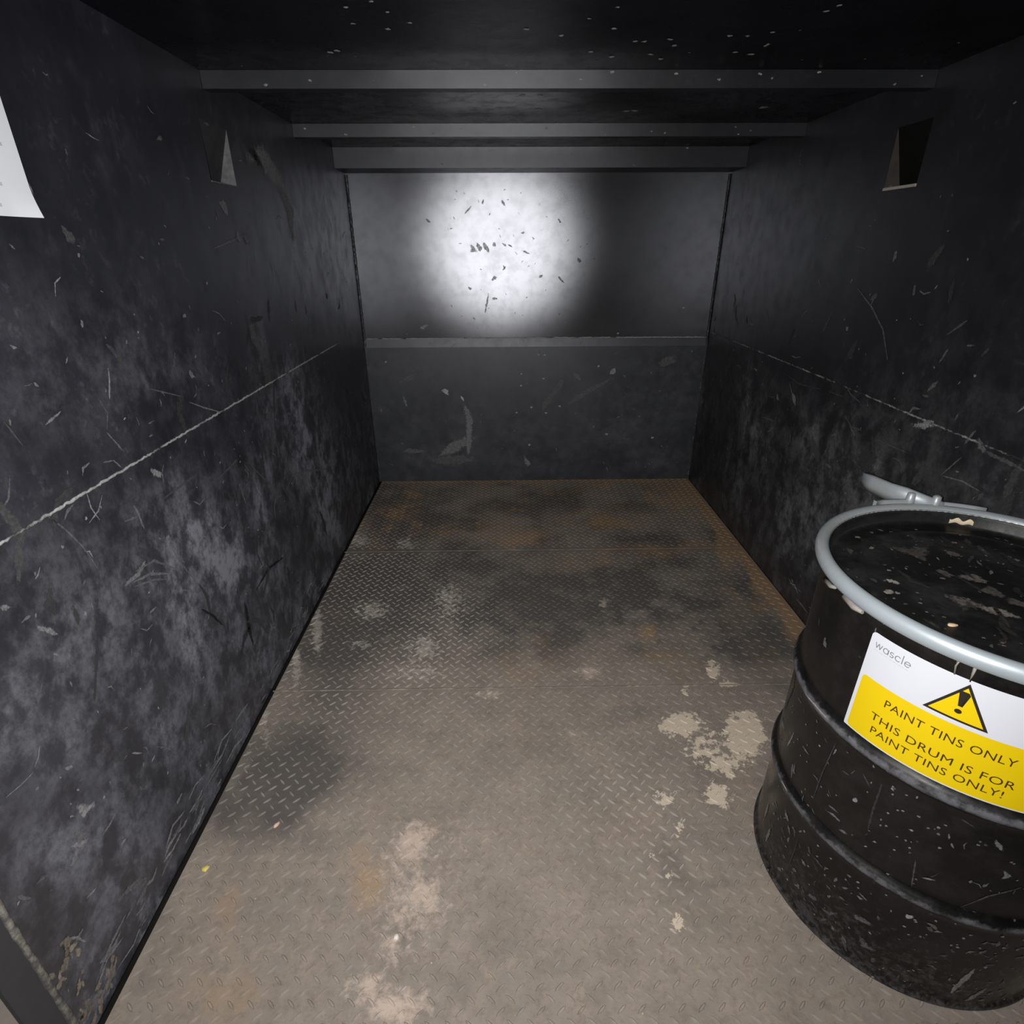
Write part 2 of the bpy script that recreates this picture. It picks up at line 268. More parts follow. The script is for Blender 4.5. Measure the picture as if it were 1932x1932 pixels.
RIGHT_MARKS = [[0.2,0.0076,[[2.369,1.456],[2.241,1.394],[2.14,1.325],[2.066,1.224]]],[0.15,0.0068,[[1.823,1.349],[1.754,1.405]]],[0.09,0.032,[[2.322,1.158],[2.279,1.286]]],[0.25,0.0109,[[2.684,1.475],[2.635,1.439]]],[0.35,0.012,[[2.421,1.47],[2.411,1.485]]],[0.16,0.0229,[[2.253,1.42],[2.227,1.442]]],[0.26,0.0213,[[2.18,1.558],[2.184,1.588]]],[0.2,0.015,[[2.027,1.444],[2.036,1.485]]],[0.25,0.0053,[[2.01,1.469],[1.978,1.46],[1.946,1.469]]],[0.07,0.0176,[[1.854,1.436],[1.867,1.517]]],[0.22,0.0184,[[1.83,1.166],[1.796,1.217]]],[0.15,0.0084,[[1.851,1.152],[1.812,1.155]]],[0.2,0.0064,[[2.45,1.606],[2.362,1.593]]],[0.12,0.0199,[[2.55,1.249],[2.512,1.339]]],[0.5,0.024,[[1.857,1.039],[1.797,1.064],[1.752,1.083]]],[0.45,0.016,[[1.801,1.073],[1.762,1.086]]],[0.22,0.0101,[[1.893,1.063],[1.871,1.102],[1.828,1.11]]],[0.2,0.0089,[[1.678,1.112],[1.676,1.142]]],[0.2,0.0093,[[1.616,1.053],[1.591,1.114]]],[0.22,0.0202,[[1.582,1.094],[1.558,1.073],[1.53,1.059]]],[0.14,0.0125,[[1.539,1.062],[1.469,1.058],[1.396,1.053]]],[0.2,0.0053,[[1.666,0.932],[1.608,1.02]]],[0.25,0.0047,[[1.66,0.938],[1.577,0.952],[1.501,0.948]]],[0.12,0.0123,[[1.503,0.922],[1.495,0.95]]],[0.2,0.008,[[2.966,0.765],[2.812,0.783]]],[0.2,0.0167,[[2.868,0.706],[2.8,0.757]]],[0.4,0.0256,[[2.684,0.96],[2.638,0.908]]],[0.3,0.0185,[[2.837,0.914],[2.822,0.894]]],[0.15,0.0069,[[2.282,1.087],[2.229,1.061],[2.158,1.048]]],[0.12,0.0062,[[2.391,1.038],[2.276,1.042]]],[0.15,0.006,[[2.247,0.979],[2.177,0.944],[2.102,0.951]]],[0.15,0.0055,[[2.002,0.946],[1.833,0.953]]],[0.12,0.0518,[[2.429,0.798],[2.358,0.751]]],[0.08,0.0757,[[2.058,0.882],[2.004,0.817]]],[0.1,0.0245,[[2.165,0.828],[2.164,0.885]]],[0.3,0.0167,[[3.164,0.983],[3.108,0.984]]],[0.35,0.0146,[[2.373,1.303],[2.361,1.298]]],[0.4,0.0085,[[1.665,1.256],[1.66,1.254]]],[0.2,0.0096,[[1.817,1.263],[1.798,1.313]]],[0.1,0.0109,[[1.665,1.307],[1.646,1.342]]],[0.2,0.0068,[[1.734,1.329],[1.702,1.339]]],[0.1,0.0293,[[1.992,1.55],[1.954,1.6]]],[0.1,0.0319,[[1.762,0.863],[1.74,0.939]]],[0.2,0.017,[[2.289,0.741],[2.23,0.747]]],[0.2,0.0103,[[2.299,0.866],[2.258,0.891]]],[0.1,0.0072,[[2.816,1.032],[2.651,1.013],[2.452,1.032]]],[0.12,0.0906,[[3.308,0.169],[3.19,0.091]]],[0.25,0.0091,[[2.348,1.795],[2.29,1.799]]]]
RIGHT_DUST = [[0.45,2.466,0.386,-0.212,0.104,-0.064,-0.143],[0.4,1.99,0.801,-0.186,0.074,-0.059,-0.13],[0.3,2.312,0.821,-0.271,0.091,-0.057,-0.126],[0.3,3.132,0.513,-0.259,0.089,-0.152,-0.343],[0.2,1.906,1.036,-0.406,0.12,-0.078,-0.17],[0.2,1.487,0.918,-0.216,0.098,-0.052,-0.114]]
RIGHT_DARK = [[0.5,3.386,0.6,-0.168,0.05,-0.187,-0.424],[0.3,3.251,1.131,-0.257,0.037,-0.06,-0.135]]
BACK_MARKS = [[0.3,0.0208,[[-0.573,1.107],[-0.501,1.129]]],[0.5,0.0271,[[-0.431,0.694],[-0.391,0.661]]],[0.5,0.0168,[[-0.309,0.66],[-0.286,0.601]]],[0.22,0.0511,[[-0.286,0.609],[-0.25,0.455],[-0.273,0.205]]],[0.3,0.024,[[-0.258,0.455],[-0.273,0.205]]],[0.14,0.0402,[[-0.767,0.246],[-0.578,0.235]]],[0.2,0.027,[[-0.714,0.663],[-0.697,0.562]]],[0.16,0.0351,[[0.482,0.81],[0.542,0.753]]],[0.35,0.0339,[[0.753,0.8],[0.781,0.832]]],[0.22,0.0351,[[0.15,0.191],[0.186,0.098]]],[0.2,0.1064,[[-0.475,0.225],[-0.263,0.313]]],[0.12,0.0476,[[-0.756,0.746],[-0.571,0.81]]],[0.1,0.0739,[[-0.582,0.171],[-0.199,0.167]]],[0.3,0.0153,[[-0.358,0.99],[-0.317,1.013]]],[0.1,0.0664,[[1.092,0.862],[1.186,0.893]]],[0.08,0.0411,[[0.434,0.57],[0.612,0.686],[0.772,0.767]]],[0.06,0.0509,[[0.442,0.786],[0.25,0.52]]],[0.4,0.0126,[[0.238,0.932],[0.248,0.931]]],[0.4,0.0126,[[0.279,0.931],[0.288,0.931]]],[0.4,0.013,[[0.118,0.801],[0.127,0.801]]],[0.4,0.0131,[[0.274,0.768],[0.283,0.768]]],[0.4,0.0132,[[0.118,0.72],[0.127,0.72]]],[0.4,0.0138,[[0.085,0.525],[0.094,0.525]]],[0.4,0.0135,[[0.31,0.63],[0.319,0.63]]],[0.4,0.0144,[[1.085,0.328],[1.094,0.328]]],[0.4,0.0128,[[0.656,0.849],[0.665,0.849]]],[0.4,0.0127,[[-0.819,0.891],[-0.81,0.891]]],[0.4,0.0138,[[0.296,0.519],[0.305,0.519]]],[0.4,0.0145,[[0.179,0.282],[0.189,0.282]]],[0.4,0.0118,[[1.205,1.231],[1.213,1.23]]],[0.4,0.0143,[[0.746,0.358],[0.755,0.358]]],[0.4,0.0122,[[0.778,1.068],[0.787,1.068]]],[0.4,0.0136,[[0.194,0.563],[0.203,0.563]]],[0.4,0.0136,[[0.395,0.57],[0.405,0.57]]]]
BACK_SCRATCHES = [[0.03,0.0266,[[-0.199,1.624],[-0.187,1.587],[-0.17,1.575]]],[0.03,0.0201,[[-0.159,1.624],[-0.136,1.581]]],[0.03,0.0232,[[-0.121,1.627],[-0.095,1.587]]],[0.03,0.0166,[[-0.057,1.627],[-0.051,1.614]]],[0.03,0.0127,[[0.0,1.626],[0.024,1.611]]],[0.03,0.0094,[[0.034,1.62],[0.061,1.605]]],[0.03,0.0092,[[-0.236,1.792],[-0.188,1.838]]],[0.03,0.013,[[-0.0,1.872],[0.016,1.832]]],[0.03,0.0096,[[-0.122,1.85],[-0.115,1.867]]],[0.03,0.0133,[[0.005,1.474],[0.016,1.487]]],[0.03,0.0105,[[-0.122,1.201],[-0.094,1.333]]],[0.03,0.0167,[[-0.065,1.411],[-0.05,1.427]]],[0.03,0.0129,[[0.355,1.763],[0.366,1.742]]],[0.03,0.0099,[[0.358,1.434],[0.405,1.386]]],[0.03,0.0162,[[0.486,1.535],[0.504,1.513]]],[0.03,0.0128,[[-0.476,1.766],[-0.451,1.745]]],[0.04,0.0094,[[0.126,1.586],[0.177,1.561]]],[0.04,0.0103,[[0.006,1.499],[0.012,1.474]]],[0.03,0.0122,[[0.125,1.683],[0.142,1.689]]],[0.03,0.0165,[[-0.067,1.297],[-0.046,1.293]]],[0.04,0.0131,[[0.241,1.428],[0.254,1.435]]],[0.04,0.0168,[[-0.222,1.363],[-0.212,1.357]]]]
BACK_DUST = [[0.6,-0.554,0.861,0.258,-0.002,-0.008,-0.11],[0.5,-0.404,0.197,0.237,-0.002,-0.005,-0.105],[0.6,-0.314,0.441,0.077,-0.001,-0.01,-0.244],[0.35,0.879,0.51,0.58,-0.005,0.02,-0.242],[0.4,1.186,0.848,0.261,-0.002,0.013,-0.111],[0.4,1.15,0.14,0.362,-0.004,0.014,-0.129],[0.25,0.189,0.275,1.185,-0.011,0.002,-0.253],[0.3,0.362,1.068,0.544,-0.003,0.002,-0.07]]
CEIL_MARKS = [[0.4,0.0169,[[0.066,1.836],[0.07,1.836]]],[0.4,0.018,[[0.16,1.883],[0.164,1.883]]],[0.4,0.014,[[0.274,1.689],[0.278,1.689]]],[0.4,0.019,[[0.367,1.931],[0.371,1.931]]],[0.4,0.0191,[[0.392,1.932],[0.397,1.932]]],[0.4,0.0169,[[0.289,1.833],[0.293,1.833]]],[0.4,0.0187,[[0.458,1.915],[0.462,1.915]]],[0.4,0.0199,[[0.484,1.967],[0.489,1.967]]],[0.4,0.0222,[[0.325,2.068],[0.33,2.068]]],[0.4,0.0228,[[0.476,2.091],[0.48,2.091]]],[0.4,0.0218,[[0.435,2.048],[0.44,2.048]]],[0.4,0.0211,[[0.257,2.023],[0.262,2.023]]],[0.4,0.0181,[[0.609,1.888],[0.613,1.888]]],[0.4,0.0182,[[0.658,1.889],[0.663,1.889]]],[0.4,0.0213,[[0.676,2.027],[0.681,2.027]]],[0.4,0.0217,[[0.73,2.045],[0.735,2.045]]],[0.4,0.0145,[[0.777,1.712],[0.781,1.712]]],[0.4,0.0138,[[0.788,1.676],[0.792,1.676]]],[0.4,0.0175,[[0.712,1.858],[0.716,1.858]]],[0.4,0.044,[[0.514,2.811],[0.521,2.811]]],[0.4,0.0436,[[0.548,2.801],[0.555,2.801]]],[0.4,0.0418,[[1.059,2.744],[1.066,2.744]]],[0.4,0.0352,[[0.14,2.543],[0.146,2.543]]],[0.4,0.0352,[[0.077,2.543],[0.083,2.543]]],[0.4,0.0428,[[0.15,2.78],[0.156,2.78]]],[0.35,0.0129,[[0.743,1.975],[0.744,1.946]]],[0.4,0.0139,[[-0.359,1.689],[-0.356,1.689]]],[0.4,0.016,[[-0.369,1.795],[-0.365,1.795]]],[0.4,0.016,[[-0.226,1.792],[-0.222,1.792]]],[0.4,0.0169,[[-0.289,1.836],[-0.285,1.836]]],[0.4,0.0212,[[-0.489,2.028],[-0.484,2.028]]],[0.4,0.0208,[[-0.465,2.011],[-0.46,2.011]]],[0.4,0.0133,[[-0.294,1.655],[-0.291,1.655]]],[0.4,0.0145,[[-0.269,1.719],[-0.265,1.719]]]]
FLOOR_GREASE = [[0.75,-0.735,1.415,0.185,-0.004,0.049,-0.147],[0.8,-0.781,1.159,0.13,-0.002,0.04,-0.1],[0.6,-0.727,1.783,0.13,-0.003,0.055,-0.199],[0.8,-0.646,3.385,0.247,-0.006,0.051,-0.339],[0.55,-0.786,2.174,0.15,-0.003,0.06,-0.227],[0.6,0.172,3.535,0.403,-0.01,-0.009,-0.21],[0.7,1.122,1.943,0.162,-0.003,-0.083,-0.196],[0.5,1.16,2.351,0.159,-0.003,-0.082,-0.217],[0.5,0.756,2.98,0.191,-0.004,-0.027,-0.13],[0.4,0.117,2.282,0.311,-0.007,-0.009,-0.207],[0.4,0.17,1.398,0.11,-0.002,-0.009,-0.106],[0.3,-0.507,2.296,0.156,-0.003,0.039,-0.246],[0.35,0.65,1.283,0.105,-0.002,-0.043,-0.132],[0.3,-0.599,0.836,0.081,-0.001,0.025,-0.07],[0.3,-0.003,0.802,0.093,-0.002,-0.001,-0.056]]
FLOOR_RUST = [[0.9,1.285,3.692,0.114,-0.003,-0.066,-0.226],[0.8,1.354,3.035,0.052,-0.001,-0.136,-0.375],[0.8,1.377,2.546,0.045,-0.001,-0.084,-0.198],[0.8,1.389,2.211,0.051,-0.001,-0.058,-0.122],[0.5,0.021,3.066,0.359,-0.008,-0.002,-0.168],[0.4,0.597,3.198,0.169,-0.004,-0.063,-0.405],[0.6,0.76,2.85,0.246,-0.006,-0.026,-0.121],[0.95,0.65,2.091,0.044,-0.001,-0.014,-0.061],[0.45,0.665,1.883,0.135,-0.003,-0.025,-0.097],[0.5,-0.394,0.949,0.058,-0.001,0.018,-0.08],[0.35,-0.779,0.97,0.037,-0.001,0.036,-0.082],[0.3,0.335,1.959,0.278,-0.006,-0.026,-0.198],[0.35,0.757,1.241,0.051,-0.001,-0.056,-0.143],[0.4,0.189,3.921,1.194,-0.031,-0.003,-0.062],[0.3,0.675,0.851,0.138,-0.002,-0.059,-0.137],[0.3,-0.507,0.722,0.202,-0.003,0.013,-0.041]]
FLOOR_PALE = [[1.2,0.863,1.49,0.065,-0.001,-0.037,-0.094],[1.0,0.644,1.537,0.071,-0.001,-0.016,-0.055],[0.75,0.75,1.365,0.082,-0.002,-0.02,-0.055],[0.85,0.68,1.242,0.045,-0.001,-0.016,-0.045],[0.8,0.862,1.83,0.031,-0.001,-0.024,-0.069],[0.75,0.894,1.75,0.043,-0.001,-0.009,-0.024],[0.75,0.713,1.724,0.015,-0.0,-0.01,-0.035],[0.65,0.699,1.434,0.075,-0.001,-0.029,-0.089],[0.65,0.506,1.236,0.038,-0.001,-0.011,-0.041],[0.55,0.52,1.135,0.026,-0.0,-0.011,-0.037],[0.6,0.415,1.051,0.022,-0.0,-0.004,-0.016],[0.6,0.447,0.868,0.031,-0.001,-0.01,-0.035],[0.55,0.459,0.995,0.018,-0.0,-0.005,-0.018]]
FLOOR_PINK = [[0.8,0.345,1.83,0.044,-0.001,-0.005,-0.035],[0.65,0.488,2.328,0.026,-0.001,-0.009,-0.054],[0.6,0.237,1.502,0.027,-0.001,-0.003,-0.029],[0.55,-0.077,1.71,0.063,-0.001,0.001,-0.023],[0.9,-0.277,1.099,0.054,-0.001,0.009,-0.064],[0.8,-0.234,0.947,0.049,-0.001,0.007,-0.054],[0.65,-0.284,0.99,0.104,-0.002,0.022,-0.148],[0.7,-0.347,0.735,0.051,-0.001,0.008,-0.038],[0.75,-0.27,0.698,0.074,-0.001,0.006,-0.036],[0.6,-0.307,0.831,0.03,-0.001,0.009,-0.047],[0.5,-0.157,1.08,0.094,-0.002,0.007,-0.092],[0.3,-0.451,0.701,0.186,-0.003,0.012,-0.04]]
FLOOR_CHALK = [[0.9,-0.879,2.135,0.022,-0.0,0.05,-0.17],[0.8,-0.9,1.915,0.02,-0.0,0.053,-0.161],[0.6,-0.901,1.562,0.016,-0.0,0.055,-0.145],[0.5,-0.902,1.418,0.015,-0.0,0.044,-0.108],[0.8,-0.879,3.018,0.064,-0.001,0.021,-0.093],[0.7,-0.601,2.978,0.07,-0.002,0.014,-0.091],[0.6,-0.664,2.299,0.078,-0.002,0.018,-0.087],[0.55,-0.281,2.382,0.08,-0.002,0.015,-0.178],[0.6,-0.365,1.992,0.07,-0.001,0.011,-0.088],[0.5,-0.655,2.034,0.057,-0.001,0.008,-0.037],[0.5,-0.368,1.838,0.133,-0.003,0.008,-0.063],[0.5,0.081,2.891,0.125,-0.003,-0.001,-0.019],[0.4,-0.056,1.709,0.042,-0.001,0.0,-0.023],[0.4,0.549,1.82,0.044,-0.001,-0.007,-0.032],[0.4,0.317,1.824,0.066,-0.001,-0.004,-0.032]]
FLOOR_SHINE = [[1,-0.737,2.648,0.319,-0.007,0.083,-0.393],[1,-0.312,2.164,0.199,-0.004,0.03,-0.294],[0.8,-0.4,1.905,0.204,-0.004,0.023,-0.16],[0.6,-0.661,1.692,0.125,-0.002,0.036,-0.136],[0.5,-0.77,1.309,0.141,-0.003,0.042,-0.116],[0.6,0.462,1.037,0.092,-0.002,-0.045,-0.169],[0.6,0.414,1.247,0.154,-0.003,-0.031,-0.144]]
DRUM_MARKS = [[0.3,0.0138,[[-1.115,0.78],[-1.106,0.767]]],[0.2,0.0029,[[-0.992,0.906],[-0.991,0.893]]],[0.3,0.0041,[[-0.993,0.545],[-0.99,0.568]]],[0.1,0.0026,[[-0.995,0.586],[-1.004,0.473],[-1.006,0.376]]],[0.28,0.0107,[[-0.973,0.388],[-0.949,0.393],[-0.925,0.389]]],[0.22,0.0076,[[-0.969,0.408],[-0.947,0.41]]],[0.2,0.0071,[[-0.929,0.37],[-0.909,0.376]]],[0.5,0.0091,[[-0.92,0.476],[-0.916,0.484]]],[0.2,0.0052,[[-1.157,0.565],[-1.131,0.566]]],[0.25,0.0052,[[-1.08,0.477],[-1.058,0.477]]],[0.25,0.0055,[[-1.085,0.367],[-1.09,0.412]]],[0.3,0.0093,[[-1.077,0.252],[-1.051,0.228]]],[0.25,0.0026,[[-1.077,0.215],[-1.056,0.243]]],[0.3,0.0075,[[-0.687,0.559],[-0.669,0.536]]],[0.06,0.0049,[[-0.884,0.574],[-0.882,0.49],[-0.877,0.424]]],[0.1,0.0038,[[-0.925,0.565],[-0.899,0.538]]],[0.12,0.0042,[[-0.965,0.527],[-0.945,0.531]]],[0.1,0.0118,[[-1.243,0.436],[-1.209,0.554],[-1.247,0.599]]],[0.35,0.0234,[[-1.263,0.413],[-1.18,0.417]]],[0.08,0.003,[[-1.01,0.232],[-1.01,0.165],[-1.014,0.091]]],[0.18,0.0097,[[-1.115,0.788],[-1.11,0.776]]],[0.55,0.0104,[[-0.756,0.252],[-0.751,0.26]]],[0.35,0.0066,[[-0.848,0.225],[-0.84,0.224]]],[0.3,0.0091,[[-0.687,0.562],[-0.67,0.539]]],[0.28,0.0103,[[-0.653,0.492],[-0.64,0.474],[-0.65,0.459]]],[0.2,0.0062,[[-0.668,0.426],[-0.664,0.438]]],[0.14,0.0028,[[-0.685,0.347],[-0.652,0.404],[-0.606,0.451]]],[0.12,0.0035,[[-0.785,0.431],[-0.775,0.369],[-0.771,0.342]]],[0.3,0.0035,[[-0.771,0.331],[-0.759,0.3]]],[0.18,0.0212,[[-0.833,0.162],[-0.815,0.167]]],[0.16,0.022,[[-0.815,0.113],[-0.8,0.089],[-0.784,0.089]]],[0.14,0.0101,[[-0.848,0.067],[-0.829,0.03]]],[0.15,0.012,[[-0.917,0.099],[-0.886,0.101],[-0.869,0.125]]],[0.2,0.0083,[[-0.883,0.214],[-0.872,0.224]]],[0.3,0.0087,[[-1.075,0.241],[-1.053,0.231]]],[0.16,0.0129,[[-0.942,0.098],[-0.92,0.113]]],[0.1,0.0339,[[-0.963,0.032],[-0.902,0.038]]],[0.2,0.0123,[[-1.097,0.397],[-1.09,0.362]]],[0.3,0.0059,[[-0.762,0.387],[-0.745,0.396]]],[0.35,0.0042,[[-0.866,0.579],[-0.864,0.581]]],[0.35,0.0043,[[-0.862,0.559],[-0.86,0.561]]],[0.35,0.0043,[[-0.841,0.577],[-0.839,0.579]]],[0.35,0.0043,[[-0.844,0.528],[-0.842,0.53]]],[0.35,0.0044,[[-0.836,0.534],[-0.834,0.536]]],[0.35,0.0044,[[-0.861,0.462],[-0.859,0.465]]],[0.35,0.0044,[[-0.851,0.47],[-0.849,0.473]]],[0.35,0.0045,[[-0.828,0.46],[-0.826,0.462]]],[0.35,0.0045,[[-0.813,0.463],[-0.811,0.465]]],[0.35,0.0045,[[-0.823,0.421],[-0.821,0.423]]],[0.35,0.0048,[[-0.76,0.487],[-0.758,0.489]]],[0.35,0.0046,[[-0.767,0.552],[-0.765,0.553]]],[0.35,0.0045,[[-0.789,0.524],[-0.787,0.526]]],[0.35,0.0043,[[-0.857,0.505],[-0.855,0.508]]],[0.35,0.0044,[[-0.86,0.408],[-0.857,0.411]]],[0.35,0.0046,[[-0.804,0.467],[-0.802,0.469]]],[0.35,0.0044,[[-0.954,0.236],[-0.951,0.24]]],[0.35,0.0044,[[-0.96,0.268],[-0.957,0.272]]],[0.35,0.0045,[[-0.86,0.265],[-0.857,0.268]]],[0.35,0.0048,[[-0.804,0.282],[-0.802,0.284]]],[0.35,0.0065,[[-0.655,0.219],[-0.653,0.221]]],[0.35,0.007,[[-0.617,0.234],[-0.615,0.235]]],[0.35,0.0073,[[-0.573,0.245],[-0.57,0.246]]],[0.35,0.0063,[[-0.667,0.221],[-0.665,0.222]]],[0.35,0.007,[[-0.589,0.284],[-0.587,0.285]]],[0.35,0.005,[[-0.709,0.535],[-0.707,0.536]]],[0.35,0.0056,[[-0.711,0.279],[-0.709,0.281]]],[0.35,0.0053,[[-0.754,0.22],[-0.752,0.222]]],[0.35,0.0044,[[-0.924,0.204],[-0.922,0.208]]],[0.35,0.0044,[[-0.925,0.268],[-0.922,0.271]]],[0.35,0.0044,[[-0.966,0.18],[-0.963,0.184]]],[0.35,0.0044,[[-0.871,0.379],[-0.869,0.382]]],[0.35,0.0045,[[-0.882,0.245],[-0.879,0.248]]],[0.35,0.0053,[[-0.743,0.254],[-0.741,0.256]]],[0.35,0.0054,[[-0.741,0.201],[-0.739,0.203]]],[0.35,0.0074,[[-0.543,0.241],[-0.539,0.24]]],[0.35,0.0076,[[-0.585,0.171],[-0.582,0.171]]]]
DRIPS = [[0.5,0.0042,[[-0.847,0.927],[-0.847,0.915],[-0.845,0.897]]],[0.5,0.0048,[[-0.822,0.927],[-0.822,0.911],[-0.821,0.895]]],[0.45,0.0172,[[-1.183,0.902],[-1.145,0.907],[-1.127,0.915]]],[0.35,0.0303,[[-1.083,0.922],[-1.052,0.915],[-1.029,0.918]]],[0.45,0.006,[[-0.985,0.931],[-0.978,0.924]]]]
LID_MARKS = [[0.35,0.0379,[[-0.087,-0.044],[-0.067,-0.074],[-0.039,-0.1]]],[0.2,0.0446,[[-0.125,-0.012],[-0.112,-0.038],[-0.094,-0.054]]],[0.25,0.0438,[[-0.04,0.07],[-0.021,0.058],[-0.012,0.04]]],[0.12,0.0559,[[-0.104,0.208],[-0.077,0.166],[-0.015,0.206]]],[0.4,0.0115,[[-0.078,0.323],[-0.075,0.323]]],[0.4,0.0115,[[-0.058,0.322],[-0.054,0.322]]],[0.45,0.0117,[[-0.024,0.334],[-0.021,0.334]]],[0.4,0.0106,[[-0.172,0.258],[-0.168,0.258]]],[0.4,0.011,[[-0.068,0.282],[-0.065,0.282]]],[0.3,0.0142,[[-0.173,0.203],[-0.168,0.203]]],[0.45,0.0213,[[-0.007,0.325],[-0.006,0.313]]],[0.6,0.0165,[[-0.219,0.051],[-0.216,0.048]]],[0.6,0.0137,[[-0.21,0.042],[-0.206,0.042]]],[0.45,0.0143,[[-0.254,0.001],[-0.24,0.006]]],[0.4,0.0107,[[-0.234,0.001],[-0.23,0.001]]],[0.35,0.0073,[[-0.253,-0.02],[-0.25,-0.02]]],[0.4,0.0086,[[-0.193,0.095],[-0.19,0.094]]],[0.3,0.0061,[[-0.209,-0.039],[-0.206,-0.039]]],[0.3,0.0074,[[0.051,0.092],[0.026,0.069]]],[0.2,0.0104,[[0.05,0.137],[0.035,0.105]]],[0.3,0.0082,[[0.131,0.165],[0.134,0.165]]],[0.3,0.008,[[0.138,0.148],[0.14,0.148]]],[0.3,0.0131,[[0.142,0.134],[0.147,0.134]]],[0.3,0.0088,[[0.054,0.226],[0.057,0.226]]],[0.2,0.0247,[[0.005,0.171],[0.02,0.164]]],[0.15,0.0334,[[-0.006,-0.036],[0.005,-0.051]]],[0.25,0.0059,[[-0.165,-0.157],[-0.162,-0.157]]],[0.25,0.0057,[[-0.141,-0.172],[-0.138,-0.172]]],[0.25,0.0094,[[-0.12,0.284],[-0.117,0.284]]],[0.15,0.0392,[[-0.031,0.013],[-0.019,-0.014]]],[0.15,0.0211,[[-0.075,0.083],[-0.066,0.065]]],[0.12,0.0171,[[-0.225,0.211],[-0.236,0.143]]]]
LID_TINTED = [[0.6,0.0521,[[0.24,0.311],[0.288,0.306]]]]

# ---------------------------------------------------------------- floor of raised tread plate
def floor_mat():
    n = NT('dirty_tread_plate')
    P = n.pos(); nb = n.noise(7, 6, .65); nm = n.noise(24, 6, .7); nf = n.noise(90, 5, .7)
    base = n.mix(n.ramp(nb, .36, .66), (.215,.180,.150), (.290,.238,.195))
    base = n.mix(n.math('MULTIPLY', n.ramp(n.noise(58, 5, .75), .40, .68), .55), base, (.135,.118,.102))
    base = n.mix(n.ramp(nm, .38, .70), base, (.235,.205,.178))
    base = n.mix(n.math('MULTIPLY', n.ramp(n.noise(13, 5, .7), .55, .72), .5), base, (.165,.160,.145))
    g = n.math('MULTIPLY', n.ramp(n.math('ADD', n.attr('grease'), n.math('MULTIPLY', n.math('SUBTRACT', nm, .5), .7)), .06, .95), .92)
    c = n.mix(g, base, (.088,.080,.074))
    r = n.ramp(n.math('ADD', n.attr('rust'), n.math('MULTIPLY', n.math('SUBTRACT', nm, .5), .8)), .22, .85)
    c = n.mix(n.math('MULTIPLY', r, .8), c, (.31,.205,.12))
    pk = n.ramp(n.math('ADD', n.attr('pink'), n.math('MULTIPLY', n.math('SUBTRACT', n.noise(42,6,.72), .5), 1.9)), .3, .95)
    c = n.mix(n.math('MULTIPLY', pk, .75), c, (.50,.40,.33))
    nf2 = n.noise(38, 6, .72)
    ch = n.ramp(n.math('ADD', n.attr('chalk'), n.math('MULTIPLY', n.math('SUBTRACT', nf2, .5), 2.2)), .42, .85)
    c = n.mix(n.math('MULTIPLY', ch, .75), c, (.42,.38,.33))
    pl = n.ramp(n.math('ADD', n.attr('pale'), n.math('MULTIPLY', n.math('SUBTRACT', nf2, .5), 2.0)), .50, .60)
    c = n.mix(n.math('MULTIPLY', pl, .92), c, (.56,.475,.37))
    # grit, dark and light
    c = n.mix(n.math('MULTIPLY', n.ramp(nf, .62, .74), .35), c, (.07,.06,.052))
    vor = n.n('ShaderNodeTexVoronoi', {'Vector': P, 'Scale': 30.0})
    sp = n.math('MULTIPLY', n.ramp(vor.outputs['Distance'], .055, .035), n.ramp(n.n('ShaderNodeSeparateColor', {'Color': vor.outputs['Color']}).outputs[0], .86, .88))
    c = n.mix(n.math('MULTIPLY', sp, .7), c, (.55,.50,.44))
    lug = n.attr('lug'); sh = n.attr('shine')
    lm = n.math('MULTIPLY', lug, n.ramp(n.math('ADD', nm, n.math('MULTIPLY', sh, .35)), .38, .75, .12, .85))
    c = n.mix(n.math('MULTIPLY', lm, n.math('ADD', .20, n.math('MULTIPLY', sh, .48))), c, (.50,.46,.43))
    return n.done(n.princ(col=c, rough=n.ramp(g, 0, 1, .8, .62), spec=n.math('ADD', .2, n.math('MULTIPLY', lm, .4)), nor=n.bump(n.math('ADD', nm, nf), .35, .003)))
M_FLOOR = floor_mat()

